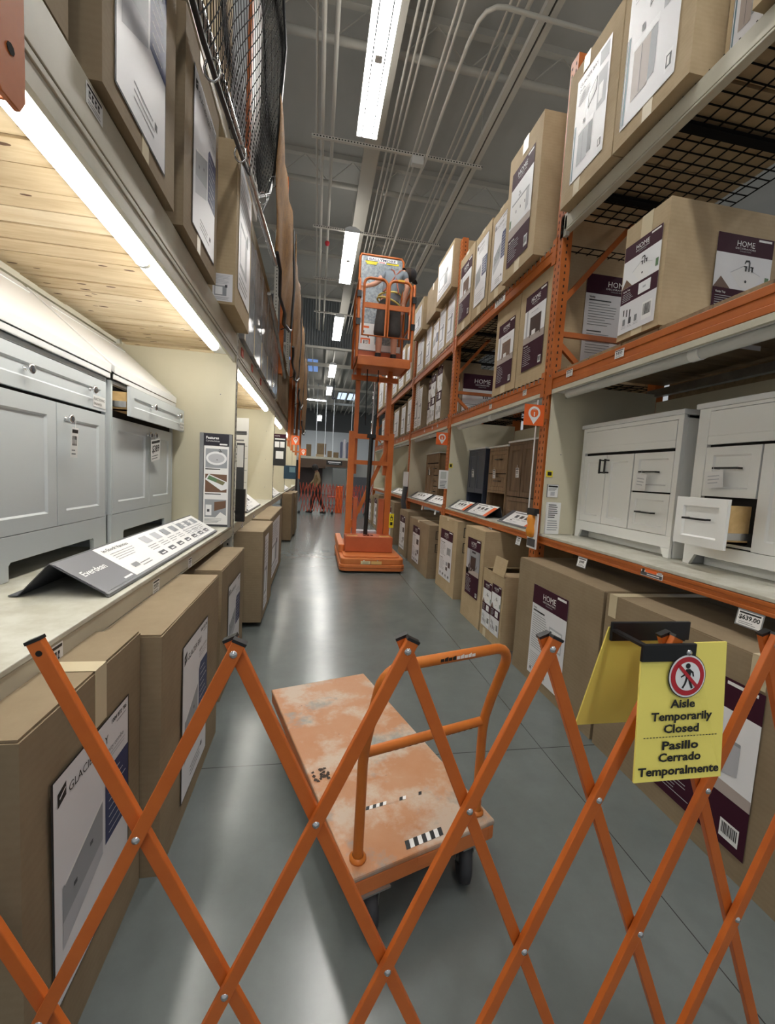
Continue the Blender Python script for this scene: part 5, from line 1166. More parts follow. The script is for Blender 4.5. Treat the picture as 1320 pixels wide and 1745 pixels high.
# ------------------------------------------------------------------ folding barrier gates
def folding_gate(label, apex, y, zt, zb, bw, bd, mat, first_half=None, skip_left=(), feet=(), dy=None, caps=True, lab=True):
    dy = dy or bd*1.25
    t = thing('folding_gate', label, 'barrier', ((apex[0]+apex[-1])/2, y, 0))
    n = len(apex)
    def X(i):
        if i < 0: return apex[0]+(apex[1]-apex[0])*i
        if i > n-1: return apex[-1]+(apex[-1]-apex[-2])*(i-n+1)
        k = int(math.floor(i)); f = i-k
        return apex[k] if f == 0 else apex[k]*(1-f)+apex[k+1]*f
    def bar(i, sgn, v0, v1, yy):
        """bar through apex i, heading down towards sgn; v in rows 0..3"""
        P = lambda v: Vector((X(i)+(X(i+sgn*1.5)-X(i))*v/3, yy, zt+(zb-zt)*v/3))
        a, b = P(v0), P(v1); d = (b-a).normalized(); e = bw*.9
        p, q = (a-d*e, b+d*e)
        mb = MB(); side = d.cross(Vector((0, 1, 0))).normalized()
        mb.bar(p, q, side*bw, Vector((0, bd, 0)), mat)
        o = mb.build('gate_bar', t, bevel=bw*.07)
        if caps:
            mb = MB(); c = p
            mb.bar(c-d*.004, c+d*.002, side*(bw*1.06), Vector((0, bd*1.1, 0)), BLACK); mb.build('end_cap', o, world=True)
        return o
    last = n-1
    for i in range(n):
        r_ok = 3 if i+1.5 <= last+.01 else (2 if i+1 <= last else (1 if i+.5 <= last else 0))
        l_ok = 3 if i-1.5 >= -.01 else (2 if i-1 >= 0 else (1 if i-.5 >= 0 else 0))
        if r_ok: bar(i, 1, 0, r_ok, y+dy/2)
        if l_ok and i not in skip_left: bar(i, -1, 0, l_ok, y-dy/2)
    if first_half:
        for (i, v0, v1) in first_half: bar(i, 1, v0, v1, y+dy/2)
    mb_all = []
    for row in range(4):
        for k in range(2*n-1):
            xi = k/2
            if row == 0 and k == 0 and 0 in skip_left: continue
            if (row % 2 == 0) != (k % 2 == 0): continue
            x = X(xi); z = zt+(zb-zt)*row/3
            mb = MB(); c = Vector((x, y-dy/2-bd/2, z))
            mb.lathe([(.0, .0045), (bw*.2, .0035), (bw*.3, 0)], c, (0, -1, 0), STEEL, 10); mb.cyl(c, c+Vector((0, dy+bd, 0)), bw*.12, STEEL, 8)
            mb.build('rivet', t)
    for xi in feet:
        x = X(xi); mb = MB()
        mb.box((x-.012, y-.02, zb-.01), (x+.012, y+.02, zb+.03), BLACK)
        mb.lathe([(.0, -.012), (.02, -.012), (zb*.5, -.008), (zb*.5, .008), (.02, .012), (.0, .012)], (x, y, zb*.5+.0005), (0, 1, 0), RUBBER, 14); mb.build('caster_foot', t)
    return t
AP = [-.469, -.138, .195, .511, .811, 1.089, 1.36]
folding_gate('orange folding scissor gate stretched across the aisle in the foreground', AP, .8, 1.152, .083, .026, .015, GATEO, first_half=[(-1, 1, 3)], skip_left=(0,), feet=(.5, 1.5, 2.5, 3.5, 4.5))
FAR_RED = M('far_gate_red_orange', (178, 70, 46), .5)
folding_gate('far red-orange folding gate closing the other end of the aisle', [-.55+.116*i for i in range(24)], 14.9, 1.08, .1, .02, .016, FAR_RED, feet=(0, 10, 20), caps=False)

g_ = [o for o in bpy.data.objects if o.name.startswith('folding_gate')][0]
mb = MB(); mb.cyl((AP[0], .8+.0094-.0075-.0006, 1.152), (AP[0], .8+.0094-.0075, 1.152), .0055, DARK, 14); mb.build('bolt_hole', g_)
# yellow saddle sign hung over the gate
t = thing('closed_sign', 'yellow Aisle Temporarily Closed sign hung over the foreground gate', 'sign', (.82, .8, 1.16))
C0 = Vector((.717, .772, 1.166)); Wd = Vector((.212, -.004, .004)); Dn = Vector((-.028, -.047, -.285))
mb = MB(); th = Vector((0, .004, 0))
mb.prism([C0+Dn, C0+Wd+Dn, C0+Wd, C0+Wd*.62, C0+Wd*.55-Vector((0, 0, .03)), C0-Vector((0, 0, .03))], th, YEL); f = mb.build('front_leaf', t)
mb = MB(); p = Pan(mb, C0+Dn+Vector((0, -.0008, 0)), Wd, -Dn, Wd.length, Dn.length)
a = p.w/p.h
p.disc(.53, .755, .222, INK, 1, 40); p.disc(.53, .755, .213, PAPER, 2, 40); p.disc(.53, .755, .196, RED, 3, 40); p.disc(.53, .755, .145, PAPER, 4, 40)
def q(x, y): return (.53+x*.21, .755+y*.21*a)
p.disc(*q(-.02, .5), .028, INK, 5, 16)
p.poly([q(-.14, .34), q(.1, .36), q(.16, .12), q(.1, -.12), q(-.12, -.1), q(-.12, .1)], INK, 5)
p.poly([q(.08, .36), q(.3, .2), q(.34, -.02), q(.27, -.02), q(.23, .14), q(.1, .2)], INK, 5); p.poly([q(-.13, .34), q(-.24, .1), q(-.42, .0), q(-.38, -.06), q(-.18, .04), q(-.06, .22)], INK, 5)
p.poly([q(-.12, -.06), q(.0, -.08), q(-.1, -.36), q(-.24, -.58), q(-.34, -.54), q(-.2, -.34)], INK, 5); p.poly([q(.0, -.06), q(.11, -.08), q(.2, -.32), q(.3, -.56), q(.2, -.6), q(.08, -.34)], INK, 5)
p.poly([q(-.58, .46), q(-.46, .58), q(.58, -.46), q(.46, -.58)], RED, 6)
for s_, y, fw in (('Aisle', .525, .29), ('Temporarily', .435, .71), ('Closed', .345, .41), ('Pasillo', .225, .42), ('Cerrado', .14, .49), ('Temporalmente', .045, .93)): p.text(s_, .5, y, .06, INK, 1, 'c', fw=fw, bold=.03)
for i in range(24): p.rect(.07+i*.036, .312, .07+i*.036+.022, .318, INK, 1)
mb.build('printed_face', f)
mb = MB(); B0 = Vector((.712, .872, 1.166)); Bd = Vector((-.02, .06, -.285)); mb.prism([B0, B0+Wd, B0+Wd+Bd, B0+Bd], th, YEL); mb.build('back_leaf', t)
mb = MB()
mb.box((.712, .764, 1.128), (.848, .7715, 1.168), BLACK); mb.box((.712, .862, 1.135), (.93, .87, 1.182), BLACK); mb.build('hanger_bracket', t, bevel=.002)
mb = MB(); mb.box((.712, .7715, 1.16), (.726, .862, 1.166), BLACK); mb.build('bridge_strip', t)
mb = MB(); mb.lathe([(.0, .004), (.005, .003), (.007, 0)], (.829, .764, 1.148), (0, -1, 0), STEEL, 10); mb.build('rivet', t)

# ------------------------------------------------------------------ flatbed cart
t = thing('flatbed_cart', 'worn orange flatbed cart with a bent tube handle, behind the gate', 'cart', (.2535, 1.845, 0), math.radians(17.2))
WD = worn_deck(); hw, hl, zd = .286, .612, .25
mb = MB(); mb.box((-hw, -hl, zd-.02), (hw, hl, zd), WD); deck = mb.build('deck', t, world=False, bevel=.006)
mb = MB()
r_ = random.Random(4)
def stripe(mb, x0, y0, x1, y1, z, w_, n, keep=1.0):
    d = Vector((x1-x0, y1-y0, 0)); s_ = Vector((-d.y, d.x, 0)).normalized()*w_
    for i in range(n):
        hide = r_.random() > keep
        a = Vector((x0, y0, z))+d*(i/n); b = a+d/n; m = WD if hide else (PAPER if i % 2 else INK); sk = d*(.6/n)
        mb.quad(a, b, b+s_+sk, a+s_+sk, m)
stripe(mb, -.08, -.59, .07, -.59, zd+.0012, .032, 9); mb.build('hazard_tape', deck, world=False); mb = MB(); stripe(mb, -.14, -.385, .11, -.4, zd+.0012, .016, 18, .6)
mb.build('hazard_tape', deck, world=False)
mb = MB()
for i in range(26):
    a = r_.uniform(0, 6.28); rr = r_.uniform(0, .035); mb.add([(-.235+rr*math.cos(a)+.012*math.cos(k*1.57+a)*r_.uniform(.4, 1), -.145+rr*1.3*math.sin(a)+.012*math.sin(k*1.57+a)*r_.uniform(.4, 1), zd+.0011+i*.00003) for k in range(4)], [(0, 1, 2, 3)], M('scorch', (58, 44, 36), .8))
mb.build('dark_scuff', deck, world=False)
mb = MB()
mb.box((-hw+.004, -hl+.002, zd-.075), (hw-.004, -hl+.03, zd-.02), LIFTL); mb.box((-hw+.004, hl-.03, zd-.075), (hw-.004, hl-.002, zd-.02), LIFTL)
for s_ in (-1, 1): mb.box((s_*(hw-.03), -hl, zd-.07), (s_*(hw-.004), hl, zd-.02), LIFTL)
mb.box((-.05, -hl, zd-.06), (.05, hl, zd-.02), LIFTL); mb.build('frame', t, world=False, bevel=.004)
hx = .243; yb_ = -.553
def arc(c, r, a0, a1, n, f): return [f(c, r, a0+(a1-a0)*i/n) for i in range(n+1)]
path = [(-hx, yb_, zd), (-hx, yb_, .58), (-hx, yb_-.008, .64), (-hx, yb_-.032, .72), (-hx, yb_-.085, .87)]
top = Vector((0, yb_-.14, .945)); k = .07
path += [(-hx+k*(1-math.cos(a)), yb_-.085-.025*math.sin(a), .87+.075*math.sin(a)) for a in [math.pi/12*i for i in range(1, 7)]]
path += [(-q_[0], q_[1], q_[2]) for q_ in path[::-1]]
mb = MB(); mb.tube(path, .017, CARTO, 12)
for s_ in (-1, 1): mb.lathe([(.019, 0), (.028, 0), (.028, .008), (.019, .014)], (s_*hx, yb_, zd), (0, 0, 1), CARTO, 14)
hd = mb.build('handle', t, world=False)
mb = MB(); mb.tube([(-hx, yb_, .615), (hx, yb_, .615)], .016, CARTO, 10); cb = mb.build('cross_bar', t, world=False)
mb = MB()
for x0, n in ((-.17, 12), (.06, 10)):
    for i in range(n):
        x = x0+i*.0125
        for kk in range(3):
            a0 = math.radians(-150+kk*35); a1 = math.radians(-150+(kk+1)*35)
            P = lambda xx, a: (xx, yb_+.0168*math.sin(a-math.pi/2)*1.0, .615+.0168*math.cos(a-math.pi/2))
            mb.quad(P(x+kk*.004, a0), P(x+.0125+kk*.004, a0), P(x+.0125+(kk+1)*.004, a1), P(x+(kk+1)*.004, a1), PAPER if i % 2 else INK)
mb.build('hazard_tape', cb, world=False)
mb = MB()
for i in range(9):
    x = -.06+i*.015
    mb.quad((x, yb_-.11-.0174, .942), (x+.013, yb_-.11-.0174, .942), (x+.013, yb_-.11-.0174, .952+.004*(i % 2)), (x, yb_-.11-.0174, .952), PAPER if i > 3 else INK)
mb.build('worn_sticker', hd, world=False)
for (x, y, an, sw) in ((-.2, -.56, -14, 1), (.2, -.55, -28, 1), (-.2, .46, 0, 0), (.2, .46, 0, 0)):
    A = math.radians(an); fx = Vector((math.cos(A), math.sin(A), 0)); fy = Vector((-math.sin(A), math.cos(A), 0)); c = Vector((x, y-.0, .085))
    mb = MB(); mb.box((x-.05, y-.06, .172), (x+.05, y+.06, .178), GALV)
    for s_ in (-1, 1): mb.prism([c+fx*s_*.03+fy*-.03+Vector((0, 0, .09)), c+fx*s_*.03+fy*.03+Vector((0, 0, .09)), c+fx*s_*.03+fy*.012+Vector((0, 0, -.01)), c+fx*s_*.03-fy*.012+Vector((0, 0, -.01))], fx*s_*.004, GALV)
    cs = mb.build('caster_fork', t, world=False)
    mb = MB(); mb.lathe([(.03, -.02), (.07, -.022), (.082, -.016), (.085, 0), (.082, .016), (.07, .022), (.03, .02)], c, fx, RUBBER, 28)
    mb.lathe([(.0, -.026), (.018, -.026), (.02, -.016), (.06, -.012), (.066, -.021), (.066, .021), (.06, .012), (.02, .016), (.018, .026), (.0, .026)], c, fx, GALV, 24); mb.build('wheel', cs, world=False)

# ------------------------------------------------------------------ order picker lift
t = thing('work_lift', 'orange work lift with a raised cage, standing in the aisle', 'lift', (.9, 7.1, 0))
def rounded(x0, x1, y0, y1, r, n=6):
    o = []
    for cx, cy, a in ((x1-r, y0+r, -90), (x1-r, y1-r, 0), (x0+r, y1-r, 90), (x0+r, y0+r, 180)):
        o += [(cx+r*math.cos(math.radians(a+90*i/n)), cy+r*math.sin(math.radians(a+90*i/n))) for i in range(n+1)]
    return o
mb = MB()
mb.prism([(x, y, .03) for x, y in rounded(.40, 1.41, 6.2, 8.0, .1)], (0, 0, .1), LIFTL); mb.prism([(x, y, .13) for x, y in rounded(.415, 1.395, 6.215, 8.0, .1)], (0, 0, .09), LIFTL)
mb.prism([(x, y, .22) for x, y in rounded(.46, 1.35, 6.3, 8.0, .1)], (0, 0, .025), LIFTL); mb.prism([(x, y, .22) for x, y in rounded(.40, .5, 6.7, 8.0, .04)], (0, 0, .13), LIFTL)
mb.build('base', t, bevel=.012)
mb = MB(); mb.prism([(x, y, .075) for x, y in rounded(.395, 1.415, 6.195, 8.0, .1)], (0, 0, .012), M('bumper_rust', (150, 82, 44), .6)); mb.prism([(x, y, .01) for x, y in rounded(.43, 1.38, 6.26, 7.9, .1)], (0, 0, .03), BLACK); mb.build('bumper_strip', t)
mb = MB(); p = Pan(mb, (.72, 6.199, .14), (1, 0, 0), (0, 0, 1), .32, .05); p.rect(0, 0, .46, 1, M('faded_label', (226, 214, 170), .5), 1); p.rect(.5, 0, 1, 1, M('amber_label', (232, 190, 120), .5), 1); p.lines(.08, .4, .1, .9, 2, GREYINK, 2, .4)
for x in (.77, .98): mb.lathe([(.0, .006), (.012, 0)], (x, 6.213, .19), (0, -1, 0), STEEL, 10)
mb.build('base_label', t)
mb = MB(); mb.box((.50, 6.6, .25), (1.27, 7.0, .5), LIFTR); bx = mb.build('battery_box', t, bevel=.01)
mb = MB()
for i in range(3): mb.box((.80+i*.06, 6.72, .5), (.84+i*.06, 6.8, .515), M('dark_red', (110, 40, 34), .5))
for x in (.53, 1.06): mb.box((x, 6.66, .5), (x+.17, 6.76, .5012), M('tan_label', (216, 178, 110), .5))
mb.build('box_labels', bx)
YM = 6.95
for nm_, xs, z0, z1 in (('outer_mast', (.51, 1.16), .25, 2.2), ('middle_mast', (.585, 1.11), 1.5, 3.3), ):
    for x in xs:
        mb = MB(); y0 = YM if nm_ == 'outer_mast' else YM+.06
        mb.box((x, y0, z0), (x+.1 if nm_ == 'outer_mast' else x+.07, y0+.016, z1), LIFTO); mb.box((x, y0+.016, z0), (x+.014, y0+.12, z1), LIFTO); mb.box((x+.04, y0+.016, z0), (x+.055, y0+.12, z1), LIFTO)
        mb.build(nm_, t)
for z, x0, x1, h in ((2.08, .6, 1.17, .08), (1.66, .6, 1.17, .07), (3.02, .5, 1.27, .08)):
    mb = MB(); mb.box((x0, YM-.02, z), (x1, YM+.02, z+h), LIFTO); mb.build('cross_member', t)
mb = MB(); mb.beam((.6, YM+.05, .6), (1.14, YM+.05, 1.9), .06, .03, LIFTO, up=(0, 1, 0)); mb.build('diagonal_strut', t)
mb = MB(); mb.cyl((.85, YM-.06, .5), (.87, YM-.06, 2.15), .035, BLACK, 14); mb.box((.80, YM-.1, 2.1), (.94, YM-.02, 2.16), BLACK); mb.build('lift_cylinder', t)
mb = MB(); mb.cyl((.87, YM-.06, 2.15), (.875, YM-.06, 3.0), .017, CHROME, 12); mb.build('piston_rod', t)
for x in (.76, .94): 
    mb = MB(); mb.tube([(x, YM-.03, 2.3), (x-.01, YM-.03, 3.2)], .008, BLACK, 6); mb.build('lift_chain', t)
mb = MB(); mb.box((.63, YM, .25), (.7, YM+.1, 1.1), LIFTR); mb.box((1.06, YM, .25), (1.15, YM+.1, 1.1), LIFTR); mb.build('foot_guard', t)
mb = MB(); mb.box((.7, 7.3, .25), (1.1, 7.5, .5), M('pale_lilac', (196, 194, 206), .5)); mb.build('motor_cover', t)
mb = MB(); mb.box((1.25, YM-.02, .62), (1.33, YM-.01, .86), YTAG); p = Pan(mb, (1.255, YM-.021, .63), (1, 0, 0), (0, 0, 1), .07, .22); p.rect(.2, .52, .8, .8, INK, 1); p.rect(.32, .56, .68, .72, YTAG, 2); p.rect(.2, .15, .8, .4, INK, 1); p.rect(.4, .8, .6, .92, INK, 1); mb.build('yellow_tag', t)
# cage
YF, YB2, ZF = 6.5, 7.3, 3.27
mb = MB(); mb.box((.54, YF, ZF-.05), (1.37, YB2, ZF), LIFTO); mb.box((.54, YF-.004, ZF-.11), (1.36, YF+.02, ZF+.03), LIFTO); mb.box((.54, YF, ZF-.09), (.56, YB2, ZF+.03), LIFTO); mb.box((1.35, YF, ZF-.09), (1.37, YB2, ZF+.03), LIFTO); mb.build('platform', t, bevel=.006)
mb = MB(); mb.box((.56, YB2-.03, ZF), (1.35, YB2, ZF+.32), LIFTR); mb.build('kick_plate', t)
for x in (.525, 1.365):
    mb = MB(); mb.tube([(x, YF, ZF), (x, YF, 4.36), (x, YF+.03, 4.41), (x, YF+.07, 4.42), (x, YB2-.07, 4.42), (x, YB2, 4.36), (x, YB2, ZF)], .021, LIFTO, 10); mb.tube([(x, YF, 3.86), (x, YB2, 3.86)], .018, LIFTO, 8); mb.build('side_rail', t)
    for z in (4.18, 3.78):
        mb = MB(); mb.box((x-.03, YF-.035, z-.045), (x+.03, YF+.03, z+.045), BLACK); mb.build('gate_hinge', t)
for x0, x1 in ((.595, .945), (.975, 1.315)):
    g = MB(); r = .09; z0, z1 = 3.6, 4.43
    pts = [(x0, YF, z0), (x0, YF, z1-r)]+[(x0+r-r*math.cos(a), YF, z1-r+r*math.sin(a)) for a in [math.pi/12*i for i in range(1, 7)]]+[(x1-r+r*math.sin(a), YF, z1-r+r*math.cos(a)) for a in [math.pi/12*i for i in range(0, 7)]]+[(x1, YF, z0)]
    g.tube(pts, .02, LIFTO, 10, closed=True); g.box((x0, YF-.012, 4.0), (x1, YF+.012, 4.075), LIFTO); g.build('swing_gate', t)
mb = MB(); mb.box((1.1, YF-.022, 4.425), (1.2, YF+.02, 4.452), M('amber_tape', (232, 180, 60), .5)); mb.build('amber_label', t)
MESHG = M('plastic_sheet_grey', (176, 184, 190), .2, noise_=(26, (128, 138, 146), .12), bump=(22, .5))
mb = MB(); mb.box((.6, YB2-.014, 3.62), (1.29, YB2-.008, 5.13), MESHG); sc = mb.build('screen_sheet', t)
mb = MB(); mb.tube([(.575, YB2-.01, ZF), (.575, YB2-.01, 5.1), (.6, YB2-.01, 5.15), (1.27, YB2-.01, 5.15), (1.31, YB2-.01, 5.1), (1.31, YB2-.01, ZF)], .02, LIFTO, 10); mb.build('screen_frame', t)
mb = MB(); p = Pan(mb, (.70, YB2-.018, 5.0), (1, 0, 0), (0, 0, 1), .5, .12); p.rect(0, .5, 1, 1, PAPER, 0); p.text('BALLYMORE', .5, .58, .32, M('ink_navy', (40, 40, 96), .5), 1, 'c', fw=.9, bold=.01)
p.rect(-.08, .24, .34, .5, YTAG, 1); p.rect(-.08, .42, .34, .5, INK, 2); p.rect(.36, .28, .62, .5, PAPER, 1); p.rect(.38, .34, .58, .46, M('sign_pink', (200, 90, 110), .5), 2); p.rect(.64, .24, 1.05, .5, YTAG, 1); p.rect(.64, .42, 1.0, .5, INK, 2); p.rect(-.04, 0, .3, .24, YTAG, 1)
mb.build('banner', sc)
mb = MB(); p = Pan(mb, (.62, YB2-.03, 3.62), (1, 0, 0), (0, 0, 1), .26, .42); p.rect(0, 0, 1, 1, PAPER, 0); p.rect(.1, .82, .6, .9, PINO, 1); p.rect(.16, .62, .3, .72, PICD, 1); p.poly([(.5, .5), (.62, .58), (.6, .44)], INK, 1); p.rect(.08, .14, .7, .42, PINO, 1); p.rect(.16, .18, .62, .36, PAPER, 2); p.rect(.28, .2, .34, .34, INK, 3); p.lines(.4, .6, .2, .34, 3, INK, 3, .4); mb.build('instruction_sheet', sc)
mb = MB(); mb.box((.60, YB2-.05, ZF+.33), (1.32, YB2-.035, ZF+.43), PAPER); mb.build('white_board', t)

# ------------------------------------------------------------------ people
def skin_mesh(name, V, E, mat, parent, root=0, sub=2):
    """V: list of ((x,y,z), radius or (rx,ry))"""
    off = Vector((0, 0, 0)); q = parent
    while q is not None: off += q.location; q = q.parent
    me = bpy.data.meshes.new(name); me.from_pydata([Vector(v[0])-off for v in V], E, []); me.materials.append(mat)
    o = bpy.data.objects.new(name, me); COL.objects.link(o); o.parent = parent
    sk = o.modifiers.new('skin', 'SKIN'); sk.use_smooth_shade = True
    if not me.skin_vertices: me.skin_vertices.new() if hasattr(me.skin_vertices, 'new') else None
    for i, v in enumerate(V):
        r = v[1]; r = (r, r) if not isinstance(r, tuple) else r
        me.skin_vertices[0].data[i].radius = r; me.skin_vertices[0].data[i].use_root = (i == root)
    ss = o.modifiers.new('sub', 'SUBSURF'); ss.levels = sub; ss.render_levels = sub
    return o
def person(label, loc, J, tones, kind):
    """J joints: pel, chest, neck, head, lsh, lel, lwr, rsh, rel, rwr, lhip, lkn, lan, ltoe, ..."""
    t = thing('person', label, 'person', loc)
    jv = {k: Vector(v) for k, v in J.items()}
    V = []; E = []; ix = {}
    def add(k, p, r, par=None):
        ix[k] = len(V); V.append((tuple(p), r))
        if par is not None: E.append((ix[par], ix[k]))
    add('pel', jv['pel'], (.13, .1)); add('waist', jv['pel'].lerp(jv['chest'], .45), (.125, .1), 'pel'); add('chest', jv['chest'], (.15, .11), 'waist'); add('neck', jv['neck'], .055, 'chest')
    hd = jv['head']; d = (hd-jv['neck']).normalized(); add('jaw', hd-d*.05, (.062, .07), 'neck'); add('skull', hd+d*.05, (.075, .088), 'jaw'); add('crown', hd+d*.11, (.05, .06), 'skull')
    for s_ in 'lr':
        add(s_+'sh', jv[s_+'sh'], .055, 'chest'); add(s_+'el', jv[s_+'el'], .042, s_+'sh'); add(s_+'wr', jv[s_+'wr'], .028, s_+'el')
        fd = (jv[s_+'wr']-jv[s_+'el']).normalized(); sd = fd.cross(Vector((0, 1, .2))).normalized()
        pm = jv[s_+'wr']+fd*.06; add(s_+'palm', pm, (.036, .018), s_+'wr')
        for k in range(4):
            b = pm+fd*.035+sd*(-.027+.018*k); ln = (.062, .075, .07, .052)[k]
            add(s_+'f%d' % k, b, .009, s_+'palm'); add(s_+'g%d' % k, b+fd*ln*.55+Vector((0, 0, -.008)), .0085, s_+'f%d' % k); add(s_+'h%d' % k, b+fd*ln*.9+Vector((0, 0, -.028)), .007, s_+'g%d' % k)
        tb = jv[s_+'wr']+fd*.03+sd*-.036; add(s_+'t0', tb, .011, s_+'wr'); add(s_+'t1', tb+fd*.035-sd*.022, .009, s_+'t0')
        add(s_+'hip', jv[s_+'hip'], .09, 'pel'); add(s_+'kn', jv[s_+'kn'], .058, s_+'hip'); add(s_+'calf', jv[s_+'kn'].lerp(jv[s_+'an'], .35), .058, s_+'kn'); add(s_+'an', jv[s_+'an'], .036, s_+'calf')
        add(s_+'toe', jv[s_+'toe'], (.042, .03), s_+'an')
    skin_mesh('body', V, E, tones['skin'], t, 0)
    mid = jv['pel'].lerp(jv['chest'], .5)
    SV = [(tuple(jv['pel']-Vector((0, 0, .07))), (.172, .145)), (tuple(mid), (.168, .138)), (tuple(jv['chest']), (.19, .142)), (tuple(jv['chest'].lerp(jv['neck'], .62)), (.085, .08))]; SE = [(0, 1), (1, 2), (2, 3)]
    for s_ in 'lr':
        n = len(SV); k = .55 if kind == 'worker' else .98
        SV += [(tuple(jv[s_+'sh']), .078), (tuple(jv[s_+'sh'].lerp(jv[s_+'el'], k)), .066)]; SE += [(2, n), (n, n+1)]
        if kind != 'worker': SV.append((tuple(jv[s_+'wr']), .045)); SE.append((n+1, n+2))
    skin_mesh('shirt', SV, SE, tones['shirt'], t, 0)
    PV = [(tuple(jv['pel']+Vector((0, 0, .12))), (.165, .138)), (tuple(jv['pel']-Vector((0, 0, .03))), (.18, .152))]; PE = [(0, 1)]
    for s_ in 'lr':
        n = len(PV); PV.append((tuple(jv[s_+'hip']-Vector((0, 0, .04))), .125)); PE.append((1, n))
        if kind == 'worker': PV.append((tuple(jv[s_+'hip'].lerp(jv[s_+'kn'], .55)), .118)); PV.append((tuple(jv[s_+'kn']-Vector((0, 0, .06))), .112)); PE += [(n, n+1), (n+1, n+2)]
        else: PV += [(tuple(jv[s_+'kn']), .085), (tuple(jv[s_+'an']+Vector((0, 0, .02))), .062)]; PE += [(n, n+1), (n+1, n+2)]
    skin_mesh('shorts' if kind == 'worker' else 'trousers', PV, PE, tones['pants'], t, 1)
    for s_ in 'lr':
        a, b = jv[s_+'an'], jv[s_+'toe']; dd = (b-a); dd.z = 0; dd.normalize(); z0 = min(a.z, b.z)-.045
        h = a-dd*.06
        skin_mesh('shoe', [((h.x, h.y, z0+.042), (.04, .042)), ((a.x, a.y, z0+.05), (.046, .05)), ((b.x, b.y, z0+.038), (.05, .036)), tuple(((b+dd*.06).x, (b+dd*.06).y, z0+.03) for _ in (0,))[:1] and ((b.x+dd.x*.07, b.y+dd.y*.07, z0+.03), (.04, .028))], [(0, 1), (1, 2), (2, 3)], tones['shoe'], t, 1)
        if kind == 'worker': mb = MB(); mb.tube([a+Vector((0, 0, .0)), a.lerp(jv[s_+'kn'], .22)], [.05, .048], INK, 12); mb.build('sock', t)
    # face, ears and hair / cap
    f = jv['face'].normalized(); up = d; rt = f.cross(up).normalized(); fc = hd+up*.03
    mb = MB(); mb.lathe([(.0, .03), (.014, .02), (.018, 0)], fc+f*.085-up*.02, f, tones['skin'], 10); mb.build('nose', t)
    for s_ in (-1, 1):
        mb = MB(); mb.lathe([(.0, .006), (.009, .003), (.01, 0)], fc+f*.082+rt*s_*.03+up*.015, f, INK, 8); mb.build('eye', t)
        mb = MB(); mb.lathe([(.0, .014), (.024, .008), (.028, 0), (.02, -.008)], fc+rt*s_*.076-up*.01, rt*s_, tones['skin'], 12); mb.build('ear', t)
    mb = MB(); mb.bar(fc+f*.084-up*.06-rt*.02, fc+f*.084-up*.06+rt*.02, up*.008, f*.01, M('lips', (150, 90, 84), .5)); mb.build('mouth', t)
    hc = hd+up*.06
    mb = MB(); mb.lathe([(.1, -.04), (.104, .0), (.1, .045), (.078, .085), (.04, .105), (.0, .11)], hc, up, tones['cap'], 20); cap = mb.build('cap', t)
    mb = MB(); b0 = hc+f*.09+up*.0; mb.prism([b0-rt*.085, b0-rt*.06+f*.07, b0+f*.09, b0+rt*.06+f*.07, b0+rt*.085], up*.012-f*.0, tones['cap']); mb.build('cap_brim', cap)
    mb = MB(); mb.lathe([(.088, -.12), (.094, -.06), (.097, -.02)], hc-f*.012, up, tones['hair'], 18); mb.build('hair', t)
    return t, jv
wt = dict(skin=SKIN, shirt=M('shirt_grey', (124, 134, 144), .8), pants=M('shorts_charcoal', (70, 68, 66), .8, noise_=(8, (56, 54, 53), .2)), shoe=M('shoe_dark', (62, 64, 62), .6), cap=M('cap_black', (34, 32, 36), .7), hair=M('hair_brown', (60, 46, 38), .7))
z = ZF
t, jv = person('person in a grey shirt, charcoal shorts and harness, leaning in the lift cage', (1.04, 6.86, ZF),
   dict(pel=(1.03, 6.84, z+.93), chest=(1.10, 6.92, z+1.33), neck=(1.17, 6.98, z+1.50), head=(1.33, 7.04, z+1.53), face=(.7, .5, -.55),
        lsh=(.95, 6.9, z+1.42), lel=(.80, 6.84, z+1.24), lwr=(.65, 6.72, z+1.13), rsh=(1.27, 6.86, z+1.42), rel=(1.30, 6.78, z+1.22), rwr=(1.27, 6.84, z+1.0),
        lhip=(.95, 6.84, z+.86), lkn=(.90, 6.83, z+.47), lan=(.895, 6.86, z+.1), ltoe=(.885, 7.0, z+.045),
        rhip=(1.12, 6.84, z+.86), rkn=(1.14, 6.83, z+.47), ran=(1.145, 6.86, z+.1), rtoe=(1.16, 7.0, z+.045)), wt, 'worker')
STR = M('harness_webbing', (166, 96, 78), .7); BELT = M('harness_yellow', (214, 196, 110), .7)
P_, Cc, N_ = jv['pel'], jv['chest'], jv['neck']
mb = MB()
for s_, sh in ((-1, 'lsh'), (1, 'rsh')):
    a = jv[sh].lerp(N_, .45)+Vector((0, -.03, .06)); b = Cc+Vector((0, -.15, .03)); c_ = P_+Vector((-s_*-.12, -.15, .14))
    mb.tube([a, a.lerp(b, .5)+Vector((0, -.055, .0)), b, b.lerp(c_, .5)+Vector((0, -.012, 0)), c_], .012, STR, 6)
mb.build('harness_straps', t)
for nm_, dz, rx, ry, tl, m_ in (('harness_belt', .15, .172, .148, .02, BELT), ('harness_belt', .03, .19, .165, -.06, BELT)):
    mb = MB(); mb.tube([P_+Vector((rx*math.cos(a), ry*math.sin(a), dz+tl*math.cos(a))) for a in [i*math.pi/12 for i in range(24)]], .014, m_, 6, closed=True); mb.build(nm_, t)
mb = MB(); mb.box((1.29, 6.52, 3.98), (1.32, 6.56, 4.1), M('tool_red', (222, 96, 76), .5)); mb.build('tool_pouch', t)
